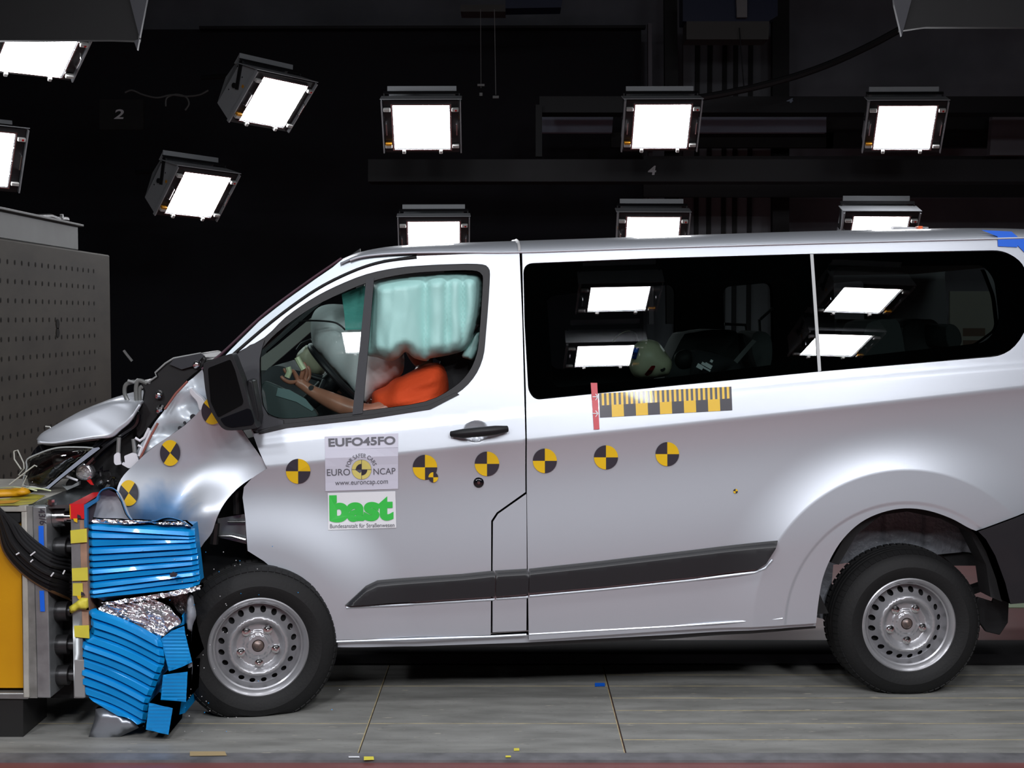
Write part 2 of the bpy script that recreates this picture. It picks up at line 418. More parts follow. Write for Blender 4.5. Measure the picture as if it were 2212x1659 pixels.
# ---- glass
rg1 = rnd([(1132, 571), (1400, 560), (1750, 550), (1768, 802), (1450, 832), (1158, 861), (1143, 843), (1135, 700)], [20, 0, 0, 0, 0, 20, 16, 0])
rg2 = rnd([(1756, 550), (2168, 542), (2213, 574), (2223, 700), (2178, 766), (1773, 801)], [0, 38, 58, 58, 58, 0])
g1o = panel('rear_side_glass', body, rg1, tint, st=.05, thick=.004, off=.004, parent=van)
g2o = panel('rear_side_glass', body, rg2, tint, st=.05, thick=.004, off=.004, parent=van)
# black ceramic borders behind the rear glass
in1 = rnd([(1180, 632), (1300, 625), (1570, 608), (1722, 602), (1735, 780), (1450, 815), (1195, 838)], [20, 0, 0, 20, 20, 0, 20])
in2 = rnd([(1800, 575), (2120, 570), (2148, 600), (2160, 700), (2130, 740), (1805, 775)], [20, 20, 30, 30, 20, 20])
panel('glass_border', body, rg1, frit, [in1], st=.05, thick=.004, off=.014, parent=van)
panel('glass_border', body, rg2, frit, [in2], st=.05, thick=.004, off=.014, parent=van)
panel('glass_divider', body, [(1750, 549), (1757, 549), (1774, 801), (1767, 803)], mat('grey_trim', (.45, .47, .47), .4), st=.05, thick=.01, off=-.001, parent=van)
# door window: rubber frame, quarter bar, panes
win_in = cr([(569, 750), (600, 717), (660, 673), (720, 641), (800, 608), (880, 591), (960, 585), (1020, 584), (1040, 592), (1043, 615), (1036, 720), (1030, 765), (1012, 805), (978, 838), (918, 868), (800, 886), (640, 904), (590, 900), (569, 880), (563, 830), (562, 770)], True, 3)
panel('window_seal', body, win_out, blk, [win_in], st=.03, thick=.03, off=.004, parent=van)
panel('quarter_bar', body, [(791, 603), (808, 600), (800, 700), (783, 893), (761, 896), (778, 740)], dk, st=.04, thick=.03, off=-.002, parent=van)
qg = [(566, 748), (600, 712), (660, 668), (720, 635), (792, 607), (762, 895), (640, 906), (590, 900), (569, 880), (563, 830)]
panel('quarter_glass', body, qg, clear, st=.05, thick=.004, off=.012, parent=van)
# mirror base triangle in grey-black plastic
panel('mirror_base', body, [(500, 775), (540, 745), (571, 735), (566, 752), (561, 775), (560, 830), (564, 870), (580, 898), (612, 908), (612, 916), (556, 935), (545, 930), (522, 840)], dk, st=.03, thick=.02, off=-.006, parent=van)
panel('window_sill_strip', body, [(556, 929), (612, 916), (800, 896), (925, 876), (985, 848), (992, 852), (930, 884), (800, 904), (620, 924), (560, 938)], blk, st=.03, thick=.02, off=-.006, parent=van)

# ---- roof: rises from the drip edge over to the far side
edge = cr([(735, 572), (775, 556), (830, 549), (900, 546), (1000, 545), (1122, 545), (1400, 536), (1750, 526), (2100, 517), (2240, 513)], False, 5)
top = cr([(735, 563), (772, 548), (830, 536), (900, 530), (1000, 526), (1112, 522), (1400, 513), (1750, 502), (2080, 496), (2240, 500)], False, 5)
rows = []
def roofrows(i0, i1, s=0):
    R = []
    for k in range(9):
        t = k/8; row = []
        for i in range(i0, i1):
            a = bp(*edge[i]); b = flat.p(top[i][0], top[i][1], .16+.42)
            wa = a @ Vector(flat.n); h = math.sin(t*math.pi/2)
            dep = (1-math.cos(t*math.pi/2))
            q = a + Vector(flat.n)*(dep*.42) + Vector(flat.e)*((b-a)@Vector(flat.e))*dep; q.z = a.z + (b.z-a.z)*h; row.append(q)
        R.append(row)
    for k in (1, 2, 3, 4, 5):
        R.append([q + Vector(flat.n)*(.19*k) + Vector((0, 0, [0, .010, .016, .012, 0, -.006][k])) for q in R[8]])
    for k in range(1, 6):
        t = k/5; R.append([q + Vector(flat.n)*(.25*math.sin(t*math.pi/2)) + Vector((0, 0, -.10*(1-math.cos(t*math.pi/2)))) for q in R[13]])
    return R
nE = len(edge); k1 = 25
grid('roof', roofrows(0, k1+1), silver, van, flip=True)
grid('roof', roofrows(k1, nE), silver, van, flip=True)
mb = MB(); rr_ = roofrows(k1, k1+1); mb.tube([r[0]+Vector((0, -.004, .003)) for r in rr_[:10]], .006, 6); mb.build('roof_seam', mat('trim_light', (.5, .5, .5), .4), van, True)
tubes('drip_rail', [[bp(x, y, -.004) for x, y in edge[3:]]], .005, silver, van)
# ---- A pillar and windscreen
pil_o = [(480, 775), (500, 754), (560, 694), (620, 647), (680, 604), (718, 578), (736, 563), (775, 552), (820, 548), (900, 546), (900, 551), (830, 561), (770, 579), (700, 612), (640, 651), (575, 701), (500, 767)]
panel('front_pillar', body, pil_o, mat('pillar_paint', (.48, .54, .58), .32, .4, .5), st=.03, thick=.05, off=.02, parent=van)
tubes('pillar_seal', [[bp(x, y, .0) for x, y in cr([(497, 772), (575, 705), (640, 655), (700, 616), (770, 583), (830, 565), (900, 556)], False, 6)]], .007, blk_r, van)
sc = cr([(436, 800), (480, 765), (560, 690), (620, 643), (680, 600), (718, 574), (738, 560)], False, 4)
R0 = [bp(x, y, .03) for x, y in sc]
rows = [[q + Vector(flat.n)*(1.75*t) + Vector(flat.e)*(-.05*math.sin(math.pi*t)) for q in R0] for t in [k/10 for k in range(11)]]
grid('windscreen', rows, glassmat('windscreen_glass', (.55, .62, .60)), van, flip=True)
tubes('windscreen_seal', [[bp(x, y-2, .02) for x, y in sc]], .006, mat('dark_glue', (.05, .015, .03), .6), van)
slab('roof_antenna', flat, [(757, 551), (778, 537), (779, 549)], .5, .02, blk, van)

# ---- far side, floor pan and back: so that the windows look through a real body
farp = Pl(YAW)
FW_ = 1.86
farw = [rnd([(1178, 640), (1460, 612), (1458, 770), (1190, 800)], 25), rnd([(1562, 620), (1668, 610), (1672, 750), (1566, 765)], 18), rnd([(1796, 612), (1872, 606), (1874, 700), (1798, 710)], 10), rnd([(2040, 580), (2125, 575), (2150, 640), (2158, 710), (2110, 745), (2050, 752)], 15)]
farwin_front = [(575, 760), (700, 650), (820, 600), (1040, 592), (1030, 760), (900, 820), (600, 850)]
slabpts = [(930, 590), (2060, 560), (2180, 600), (2180, 1150), (640, 1200), (500, 900), (560, 760), (700, 640)]
panel('far_side_panel', farp, slabpts, mat('far_lining', (.07, .075, .08), .8), farw + [farwin_front], st=.08, thick=.06, off=FW_, parent=van, surf=False)
slab('floor_pan', farp, [(760, 1290), (1760, 1260), (1790, 1325), (760, 1365)], .10, 1.65, dark, van)
slab('load_floor', farp, [(760, 1010), (1800, 985), (2240, 980), (2240, 1090), (1880, 1100), (1760, 1180), (760, 1200)], .12, 1.60, dark, van)
slab('headliner', farp, [(960, 575), (2200, 560), (2200, 572), (960, 588)], .30, 1.4, mat('headliner_cloth', (.10, .10, .10), .9), van)

# ---- wheels
def wheel(name, C, yaw, R, hw, first=None, cam_=0., label=None):
    """tyre with tread, pierced steel rim, five studs. C = centre of the outer rim lip"""
    M = Matrix.Translation(C) @ Matrix.Rotation(yaw, 4, 'Z') @ Matrix.Rotation(cam_, 4, 'X')
    w = empty(name, C); w.parent = van; w.matrix_parent_inverse = WM[van.name].inverted()
    if label: w['label'] = label
    a0 = -.012; rl = .200   # axial: + goes inward (away from camera)
    prof = [(rl, .004), (rl+.012, -.008), (rl+.035, -.022), (rl+.060, -.026), (rl+.066, -.023), (rl+.085, -.018), (R-.026, -.002), (R-.022, .002), (R-.012, .014), (R-.004, .028), (R-.001, .036)]
    gro = [.058, .094, .130]
    p2 = [(R, .040)]
    for g in gro: p2 += [(R, g-.005), (R-.008, g-.004), (R-.008, g+.004), (R, g+.005)]
    p2 += [(R, .16), (R-.004, .172), (R-.02, .19), (rl+.07, .205), (rl, .19)]
    mb = MB(); seg = 120; base = len(mb.V); mb.lathe(prof+p2, M, seg)
    # tread sipes: shoulder blocks
    for k in range(72):
        th = 2*math.pi*k/72; c, s = math.cos(th), math.sin(th)
        for a, b in ((.004, .034), (.140, .172)):
            Mr = M @ Matrix.Rotation(-th, 4, 'Y') @ (Matrix.Translation((R-.0105, .019, 0)) @ Matrix.Rotation(-.50, 4, 'Z') if a < .1 else Matrix.Translation((R+.0012, (a+b)/2, 0)))
            mb.box((0, 0, 0), (.006, b-a, .0215*R/.33), 0, None)
            for i in range(-8, 0): mb.V[i] = Mr @ mb.V[i]
    for v in mb.V:
        if v.z < .004: v.z = .004
    t = mb.build('tyre', tyre_m, None, True); t.parent = w; t.matrix_parent_inverse = Matrix.Translation(-Vector(C))
    # raised ring and lettering band on the sidewall
    # rim
    r = [(.190, .19), (.186, .12), (.180, .045), (.196, .012), (.207, .004), (.208, -.004), (.203, -.007), (.196, -.002), (.186, .010), (.184, .018), (.178, .022), (.176, .050), (.166, .070)]
    mb = MB(); mb.lathe(r, M, 96)
    rim = mb.build('rim', rim_m, None, True); rim.parent = w; rim.matrix_parent_inverse = Matrix.Translation(-Vector(C))
    # dished disc with a ring of round holes
    def ax(rad):
        P = [(0, .026), (.044, .026), (.047, .034), (.058, .034), (.062, .042), (.088, .044), (.094, .036), (.104, .014), (.113, .006), (.122, .008), (.134, .030), (.150, .050), (.168, .068)]
        return float(np.interp(rad, [p[0] for p in P], [p[1] for p in P]))
    NH = 20; outer = [(.168*math.cos(2*math.pi*k/80), .168*math.sin(2*math.pi*k/80)) for k in range(80)]
    hl = []
    for k in range(NH):
        th = 2*math.pi*(k+.5)/NH; cx, cy = .151*math.cos(th), .151*math.sin(th)
        hl.append([(cx+.0125*math.cos(q*math.pi/5), cy+.0125*math.sin(q*math.pi/5)) for q in range(10)])
    hub = [(.026*math.cos(2*math.pi*k/24), .026*math.sin(2*math.pi*k/24)) for k in range(24)]
    co, tr, _ = triang([outer]+hl+[hub], .0075)
    V = [M @ Vector((x, ax(math.hypot(x, y)), y)) for x, y in co]
    N = []
    for x, y in co:
        rad = math.hypot(x, y) or 1e-6; s_ = (ax(rad+.002)-ax(rad-.002))/.004
        n = Vector((s_*x/rad, -1, s_*y/rad)).normalized(); N.append(M.to_3x3() @ n)
    d = mesh('rim_disc', V, [f for f in tr], rim_m, None, True, None, N); d.parent = w; d.matrix_parent_inverse = Matrix.Translation(-Vector(C))
    def kid(o): o.parent = w; o.matrix_parent_inverse = Matrix.Translation(-Vector(C)); return o
    mb = MB(); mb.lathe([(0, .075), (.17, .075), (.178, .05), (.178, .19)], M, 40); kid(mb.build('brake_drum', dark, None, True))
    mb = MB(); mb.lathe([(0, .015), (.012, .016), (.022, .024), (.024, .034), (.030, .034), (.030, .045)], M, 24); kid(mb.build('hub_cap', mat('rusty_hub', (.22, .16, .14), .35, .6, noise_amt=.5, nscale=60, col2=(.05, .06, .07)), None, True))
    for k in range(5):
        th = math.pi/2*3 + 2*math.pi*k/5 + .05; mb = MB()
        Mr = M @ Matrix.Translation((.076*math.cos(th), 0, .076*math.sin(th)))
        mb.lathe([(0, .010), (.005, .010), (.006, .018), (.011, .019), (.0115, .032), (.018, .034), (.019, .042)], Mr, 6 if k < 0 else 12)
        kid(mb.build('wheel_bolt', chrome, None, True))
    return w
RC = at(1963, 1350, .17); FC = at(558.5, 1398, -.16)
wheel('wheel', FC, math.radians(14), .334, .1, label='turned front wheel with dusty tyre')
wheel('wheel', RC, math.radians(2), .330, .1, label='rear wheel')
# rear wheel house, mud flap, bumper
def ribW(u, v): return .012*max(0, math.sin(u*34))**6
panel('rear_wheel_house', Pl(YAW, ribW), [(1750, 1330), (1770, 1180), (1850, 1085), (1960, 1080), (2080, 1100), (2140, 1160), (2150, 1200), (2080, 1192), (1950, 1205), (1800, 1220), (1790, 1340)], mat('underseal', (.16, .17, .19), .35, bump=.6, nscale=50), st=.02, thick=.03, off=.27, parent=van)
slab('arch_liner', farp, [(1795, 1215), (1830, 1150), (1900, 1100), (1960, 1095), (2050, 1112), (2110, 1145), (2150, 1200), (2165, 1300), (2140, 1290), (2130, 1220), (2095, 1150), (2040, 1122), (1960, 1105), (1905, 1112), (1850, 1155), (1812, 1220)], .06, .13, dark, van)
slab('rear_axle_beam', farp, [(2030, 1195), (2140, 1190), (2155, 1215), (2140, 1222), (2060, 1222)], .30, .12, dark, van)
slab('rear_strut', farp, [(2095, 1272), (2165, 1248), (2165, 1262), (2098, 1286)], .32, .06, dark, van)
panel('rear_bumper', body, [(2113, 1148), (2212, 1111), (2350, 1075), (2350, 1290), (2183, 1305), (2172, 1260), (2150, 1200), (2130, 1165)], mat('bumper_black', (.012, .012, .015), .45), st=.05, thick=.2, off=-.02, parent=van)
slab('mud_flap', farp, [(2150, 1240), (2172, 1250), (2180, 1300), (2178, 1345), (2160, 1372), (2130, 1365), (2105, 1330), (2112, 1290), (2145, 1300), (2150, 1280)], .16, .02, blk_r, van, bev=.004)

# ---- door handle and lock
_rc = body.uv(1028, 932)
panel('handle_recess', body, rec_o, silver, st=.012, thick=.004, off=0, parent=van, W=lambda u, v: Wside(u, v) + .022*max(0, 1-((u-_rc[0])/.054)**2-((v-_rc[1])/.047)**2))
hu = [body.uv(x, y, -.03) for x, y in [(974, 938), (1000, 936), (1040, 932), (1070, 929), (1096, 927)]]
mb = MB(); mb.tube([body.P(u, v, w_) for (u, v), w_ in zip(hu, (-.018, -.038, -.042, -.040, -.020))], [.012, .020, .021, .020, .014], 12)
mb.build('door_handle', blk, van, True)
def discs(name, px, py, prof, m, parent=None, off=0.):
    u, v = body.uv(px, py); C = body.P(u, v, off); mb = MB(); mb.lathe(prof, Matrix.Translation(C) @ Matrix.Rotation(YAW, 4, 'Z'), 24); return mb.build(name, m, parent, True)
lk = discs('door_lock', 1034, 1042, [(0, -.010), (.010, -.010), (.015, -.009), (.022, -.004), (.023, .004)], blk_g, van)
discs('key_slot', 1034, 1042, [(0, -.0125), (.006, -.0125), (.007, -.009)], chrome, lk)

# ---- wing mirror
mo = cr([(439, 792), (446, 782), (495, 765), (503, 768), (512, 790), (525, 825), (537, 868), (545, 900), (553, 918), (552, 926), (500, 930), (482, 926), (470, 912), (452, 880), (443, 840)], True, 3)
MR = slab('wing_mirror', flat, mo, -.19, .13, blk, van, st=.03, bev=.012)
slab('mirror_pane', flat, rnd([(449, 795), (498, 776), (508, 800), (526, 866), (524, 874), (471, 902), (455, 868)], 5), -.193, .004, mirror_m, MR, st=.05)
slab('blind_spot_pane', flat, rnd([(475, 905), (535, 882), (542, 885), (550, 910), (546, 918), (500, 924), (486, 920)], 5), -.193, .004, blk_g, MR, st=.05)
slab('mirror_arm', flat, [(535, 820), (545, 822), (560, 900), (556, 925), (530, 926), (530, 880)], -.10, .14, blk, MR, st=.05, bev=.006)

# ------------------------------------------------------------ crushed nose
def crumple(u, v):
    w = .030 - .06*(v-1.0) - .016*S_((.70-math.hypot(u-FWc[0], v-FWc[1]))/.30)
    # folds run from the honeycomb up to the mirror
    t = (u+1.35)*.75 + (v-1.05)*-.62
    w += .012*math.sin(t*17+.9) * S_((-u-.86)/.2) + .003*math.sin(t*37+v*6)*S_((-u-1.2)/.2)
    g = math.hypot((u+1.28)/.10, (v-.84)/.08); w -= .022*math.exp(-g*g)
    w -= .045*S_((1.06-v)/.24)
    return w
fen = [(456, 866), (400, 918), (330, 967), (285, 1008), (262, 1034), (252, 1062), (256, 1090), (262, 1130), (290, 1160), (330, 1165), (380, 1165), (410, 1160), (420, 1172), (431, 1184), (441, 1172), (458, 1150), (468, 1120), (484, 1088), (510, 1058), (540, 1035), (578, 1013), (562, 985), (537, 950), (520, 925), (500, 905), (478, 885)]
wing_m = silver.copy(); wing_m.name = 'silver_with_painted_blue_reflection'; nt = wing_m.node_tree  # blue reflection of the honeycomb painted into the wing's base colour
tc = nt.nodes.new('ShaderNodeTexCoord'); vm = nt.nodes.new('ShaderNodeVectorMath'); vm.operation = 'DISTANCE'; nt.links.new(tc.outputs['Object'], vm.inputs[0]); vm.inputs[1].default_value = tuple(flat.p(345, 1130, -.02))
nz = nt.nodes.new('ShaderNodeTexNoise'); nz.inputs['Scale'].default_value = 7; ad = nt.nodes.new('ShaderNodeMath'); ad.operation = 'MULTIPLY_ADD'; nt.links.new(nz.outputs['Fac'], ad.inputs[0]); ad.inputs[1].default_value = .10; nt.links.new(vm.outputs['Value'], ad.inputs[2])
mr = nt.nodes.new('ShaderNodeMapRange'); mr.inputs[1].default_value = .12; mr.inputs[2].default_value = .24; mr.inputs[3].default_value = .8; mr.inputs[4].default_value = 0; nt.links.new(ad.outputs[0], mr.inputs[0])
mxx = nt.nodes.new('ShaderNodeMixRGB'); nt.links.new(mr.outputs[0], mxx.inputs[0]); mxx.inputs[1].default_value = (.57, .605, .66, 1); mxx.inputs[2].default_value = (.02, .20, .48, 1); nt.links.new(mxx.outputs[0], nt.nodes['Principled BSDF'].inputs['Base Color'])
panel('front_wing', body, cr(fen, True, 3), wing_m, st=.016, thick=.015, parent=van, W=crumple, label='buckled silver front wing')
def apW(u, v): return .07 + .015*math.sin(u*30+v*17) + .01*math.sin(v*50)
apr = [(437, 798), (446, 830), (456, 866), (400, 917), (330, 966), (285, 1007), (274, 1022), (286, 995), (300, 965), (318, 940), (335, 912), (356, 885), (404, 826)]
panel('inner_wing', Pl(YAW, apW), apr, mat('inner_wing_paint', (.60, .66, .72), .35, .2, .4), st=.015, thick=.02, parent=van)
slab('strut_tube', flat, cr([(412, 838), (424, 850), (438, 862), (447, 880), (442, 893), (430, 885), (425, 868), (410, 850)], True, 3), .03, .05, white_part, van, bev=.006)
slab('hinge_plate', flat, rnd([(268, 985), (285, 978), (295, 980), (300, 995), (285, 1010), (278, 1012), (262, 1003), (266, 998), (270, 1000)], 3), .05, .012, white_part, van, bev=.003)
slab('hinge_plate', flat, rnd([(246, 983), (253, 977), (259, 979), (260, 996), (262, 1003), (250, 1005), (246, 1000)], 3), .04, .012, white_part, van, bev=.003)
tubes('gas_strut', [[flat.p(255, 980, .05), flat.p(257, 945, .05)], [flat.p(292, 985, .06), flat.p(288, 948, .06)]], .009, mat('strut_grey', (.4, .42, .42), .3, .6), van)
tubes('body_seam', [[flat.p(x, y, .03) for x, y in ((405, 824), (380, 850), (356, 884))], [flat.p(x, y, .04) for x, y in ((341, 914), (322, 950), (303, 990))]], .005, mat('brown_sealer', (.30, .10, .08), .5), van)
tubes('bracket_rib', [[flat.p(x, y, .05) for x, y in ((292, 946), (302, 952), (312, 945), (322, 925))], [flat.p(x, y, .05) for x, y in ((305, 985), (315, 955), (326, 930))], [flat.p(x, y, .045) for x, y in ((298, 962), (306, 966), (300, 985))]], .006, white_part, van)
mb = MB()
for x, y, r in ((417, 901, .012), (389, 925, .009), (399, 913, .006)):
    mb.lathe([(0, -.004), (r, -.004), (r*1.1, 0)], Matrix.Translation(flat.p(x, y, .045)), 14)
mb.build('wing_fixing', dk, van)
# engine bay darkness with broken parts
slab('engine_bay_mass', flat, cr([(245, 945), (300, 900), (330, 900), (350, 905), (300, 985), (275, 1022), (250, 1052), (215, 1062), (170, 1058), (140, 1052), (160, 1020), (200, 985)], True, 3), .16, .9, dark, van, bev=.01)
slab('front_panel_mass', flat, [(285, 1015), (560, 940), (560, 1030), (520, 1060), (530, 1200), (600, 1250), (560, 1300), (430, 1300), (425, 1140), (300, 1120)], .34, .9, dark, van)
cow = [(306, 869), (296, 893), (290, 915), (292, 940), (300, 950), (318, 932), (342, 901), (356, 884), (404, 825), (436, 797), (447, 775), (434, 762), (375, 774), (357, 785), (335, 805), (338, 813), (321, 825), (300, 822), (310, 845)]
slab('scuttle_panel', flat, cow, .12, .5, mat('scuttle_black', (.008, .008, .009), .4), van, st=.04, bev=.01)
slab('scuttle_flap', flat, [(366, 787), (376, 775), (434, 763), (441, 768), (420, 790), (392, 798)], .10, .02, dk, van)
tubes('scuttle_edge', [[flat.p(x, y, .11) for x, y in ((321, 825), (338, 813), (335, 805), (357, 785), (375, 774), (434, 763))]], .004, mat('edge_grey', (.25, .26, .26), .4), van)
tubes('coolant_hose', [[flat.p(x, y, .14) for x, y in cr([(300, 826), (286, 825), (272, 831), (269, 846), (273, 860), (284, 877)], False, 4)], [flat.p(x, y, .12) for x, y in cr([(318, 828), (300, 822), (294, 834), (294, 855), (296, 878)], False, 4)], [flat.p(x, y, .13) for x, y in cr([(316, 838), (304, 836), (301, 850), (302, 876)], False, 4)]], .009, mat('hose_grey', (.14, .145, .14), .25), van)
tubes('hose_clip', [[flat.p(x, y, .12) for x, y in ((276, 822), (290, 826), (296, 820), (325, 827))]], .006, mat('edge_grey', (.25, .26, .26), .4), van)
for x, y, r in ((342, 855, .017), (424, 789, .017), (346, 888, .020)):
    mb = MB(); mb.lathe([(0, -.01), (r*.7, -.008), (r, .0), (r, .02)], Matrix.Translation(flat.p(x, y, .10)) @ Matrix.Rotation(.5, 4, 'X'), 14); mb.build('bulb_cap', chrome, van, True)
# bonnet, lifted: near edge up to the ridge and away to the far side
hn = cr([(81, 959), (117, 961), (160, 955), (207, 949), (243, 945), (262, 930), (278, 917), (288, 905), (294, 895), (305, 876)], False, 4)
hr = cr([(84, 953), (94, 940), (117, 926), (150, 907), (175, 897), (193, 890), (220, 881), (247, 874), (280, 873), (306, 874)], False, 4)
rows = []
for t in [k/8 for k in range(9)]:
    row = []
    for a, b in zip(hn, hr):
        A = flat.p(a[0], a[1], .04); B = flat.p(b[0], b[1], .085); q = A.lerp(B, t)
        n_ = Vector((0, -1, 0)); h = (B-A).length; q.z += 0; row.append(q)
    rows.append(row)
for k in range(1, 7): rows.append([q + Vector(flat.n)*.18*k + Vector((0, 0, [0, .012, .02, .02, .01, -.01, -.05][k])) for q in rows[8]])
hd = grid('bonnet', rows, silver, van, flip=True); md = hd.modifiers.new('t', 'SOLIDIFY'); md.thickness = .012; md.offset = -1
slab('bonnet_hinge_gap', flat, [(247, 874), (262, 868), (292, 861), (300, 865), (300, 875)], .46, .8, dark, van)
slab('bonnet_frame', flat, cr([(82, 962), (117, 963), (207, 951), (243, 947), (288, 906), (298, 885), (300, 905), (293, 925), (262, 950), (220, 985), (192, 1012), (186, 1005), (205, 975), (190, 966), (140, 972), (90, 985), (60, 1000)], True, 3), .10, .10, blk_g, van, st=.03, bev=.006)
tubes('wing_rail', [[flat.p(x, y, .075) for x, y in cr([(298, 895), (292, 917), (262, 938), (225, 965), (195, 995), (180, 1010)], False, 4)], [flat.p(x, y, .085) for x, y in cr([(290, 912), (255, 935), (215, 957), (195, 980)], False, 4)]], .014, blk_g, van)
# headlamp
hl_o = cr([(58, 993), (81, 981), (112, 970), (143, 966), (201, 968), (192, 978), (150, 1012), (101, 1053), (75, 1052), (51, 1048), (52, 1029), (58, 1010)], True, 3)
H_ = pillow('headlamp', flat, hl_o, .02, .035, clear2, edge=.07, st=.02, parent=van, back=.2)
slab('headlamp_housing', flat, cr([(64, 1000), (90, 985), (143, 971), (195, 971), (150, 1008), (101, 1048), (60, 1046)], True, 3), .09, .18, blk_g, H_, st=.03, bev=.01)
panel('headlamp_edge', flat, [(214, 966), (201, 968), (150, 1010), (98, 1054), (105, 1056), (130, 1035), (175, 1000), (216, 969)], mat('lamp_edge_blue', (.28, .31, .38), .25), st=.03, thick=.05, off=0, parent=H_, surf=False)
pillow('lamp_bulb_unit', flat, cr([(112, 985), (130, 980), (148, 990), (140, 1010), (118, 1012)], True, 3), .10, .04, darkmet, edge=.03, st=.01, parent=H_)
tubes('headlamp_rim', [[flat.p(x, y, .01) for x, y in hl_o+hl_o[:1]]], .0035, mat('lens_rim', (.33, .35, .35), .2), H_)
tubes('lens_shard', [[flat.p(x, y, -.05) for x, y in ((30, 975), (38, 972), (51, 1000), (52, 1012), (46, 1014), (31, 992), (30, 975))], [flat.p(x, y, -.05) for x, y in ((20, 1047), (42, 1030), (75, 1005), (80, 1008))], [flat.p(x, y, -.03) for x, y in ((52, 1012), (40, 1026), (58, 1028), (48, 1050))], [flat.p(x, y, .1) for x, y in ((98, 921), (108, 922), (113, 930))]], .003, mat('clear_shard', (.45, .46, .42), .15), van)
slab('reflector_unit', flat, cr([(165, 1010), (185, 1000), (200, 1018), (196, 1035), (178, 1038), (164, 1030)], True, 3), .06, .06, foil_m, van, st=.02, bev=.01)
slab('indicator_shard', flat, [(187, 1038), (195, 1035), (202, 1048), (196, 1047)], .05, .01, redl, van)
tubes('lamp_bracket', [[flat.p(x, y, .05) for x, y in ((144, 1029), (168, 1038))]], .005, white_part, van)
slab('broken_bracket', flat, [(132, 1047), (137, 1051), (155, 1049), (170, 1040), (170, 1048), (145, 1059)], .04, .03, steel_l, van)
random.seed(3); mb = MB()
for k in range(34):
    t = random.random(); x = 150 + 110*t + random.uniform(-12, 12); y = 1000 + 45*t + random.uniform(-16, 18)
    p = flat.p(x, y, .07+random.uniform(0, .05)); R_ = Matrix.Rotation(random.uniform(0, 6), 4, (random.random(), random.random(), random.random()))
    mb.box(p, (random.uniform(.01, .035), .006, random.uniform(.004, .02)), random.choice((0, 0, 1, 2, 2)), R_)
tag(mb.build('broken_trim', [blk_g, chrome, darkmet], van), kind='stuff')
# wheel house front: suspension glimpses
panel('front_arch_liner', flat, [(470, 1120), (530, 1110), (532, 1175), (470, 1160)], mat('liner_steel', (.30, .32, .33), .3, .6), st=.04, thick=.02, off=.14, parent=van, surf=False)
tubes('arch_flange', [[flat.p(x, y, .12) for x, y in ((492, 1127), (530, 1127))], [flat.p(x, y, .11) for x, y in ((472, 1158), (500, 1158), (530, 1166))]], .006, chrome, van)
tubes('spring_leg', [[flat.p(510, 1060, .12), flat.p(512, 1110, .12)], [flat.p(466, 1130, .12), flat.p(462, 1175, .12)]], .018, darkmet, van)
slab('rear_arch_tuck', flat, [(655, 1300), (684, 1360), (712, 1385), (712, 1440), (702, 1460), (690, 1400), (668, 1340)], .12, .02, blk_r, van)

# ------------------------------------------------------------ stickers
def decal(name, polyfaces, mats, parent=None, off=-.003, pl=None, label=None):
    """polyfaces: [(list of pixels, material index)] laid on the van's side"""
    pl = pl or body; V = []; Fc = []; M = []; N = []
    for P, mi in polyfaces:
        b = len(V)
        for x, y in P:
            V.append(pl.p(x, y, off, pl.Wf is not None))
        Fc.append(tuple(range(b, len(V)))); M.append(mi)
    return mesh(name, V, Fc, mats, parent, False, M, label=label)
def strips(P00, P10, P11, P01, nx, ny, fn):
    """cells of a quad -> faces; fn(i,j) = material index or None"""
    out = []; q = lambda a, b: tuple((np.array(P00)*(1-a)+np.array(P10)*a)*(1-b) + (np.array(P01)*(1-a)+np.array(P11)*a)*b)
    for i in range(nx):
        for j in range(ny):
            m = fn(i, j)
            if m is not None: out.append(([q(i/nx, j/ny), q(i/nx, (j+1)/ny), q((i+1)/nx, (j+1)/ny), q((i+1)/nx, j/ny)], m))
    return out
def target(x, y, rx, ry, rot=0., parent=van, pl=None, off=-.004, cut=None, label=None, lean=0.):
    fs = []
    for q in range(4):
        for k in range(3):
            def pt(r, a):
                X, Y = rx*r*math.cos(a), ry*r*math.sin(a); return (x + X + lean*Y, y - Y)
            a0 = math.pi/2*q + math.pi/6*k + rot; P = [(x, y)] + [pt(1, a0+math.pi/6*s/3) for s in range(4)]
            fs.append((P, q % 2))
    return decal('round_target', fs, [yel, tblk], parent, off, pl, label)
cw = Pl2(body, crumple)
for x, y, rx, ry in ((644, 1018, 26.5, 27), (918, 1009.5, 26.5, 27), (1052, 1002, 26.5, 26.5), (1177, 995.5, 26, 26.5), (1309, 988, 26, 26), (1441.5, 981, 25.5, 26)): target(x, y, rx, ry)
target(936, 1031, 10.5, 11, off=-.006, rot=math.pi/2, label='small yellow and black target'); target(1589, 1061, 5, 5, label='tiny yellow and black target')
for x, y, rx, ry in ((367.5, 978.5, 22, 28), (278, 1065, 21, 28), (459, 888, 24, 29)): target(x, y, rx, ry, math.pi/4+.12, van, cw, -.012)
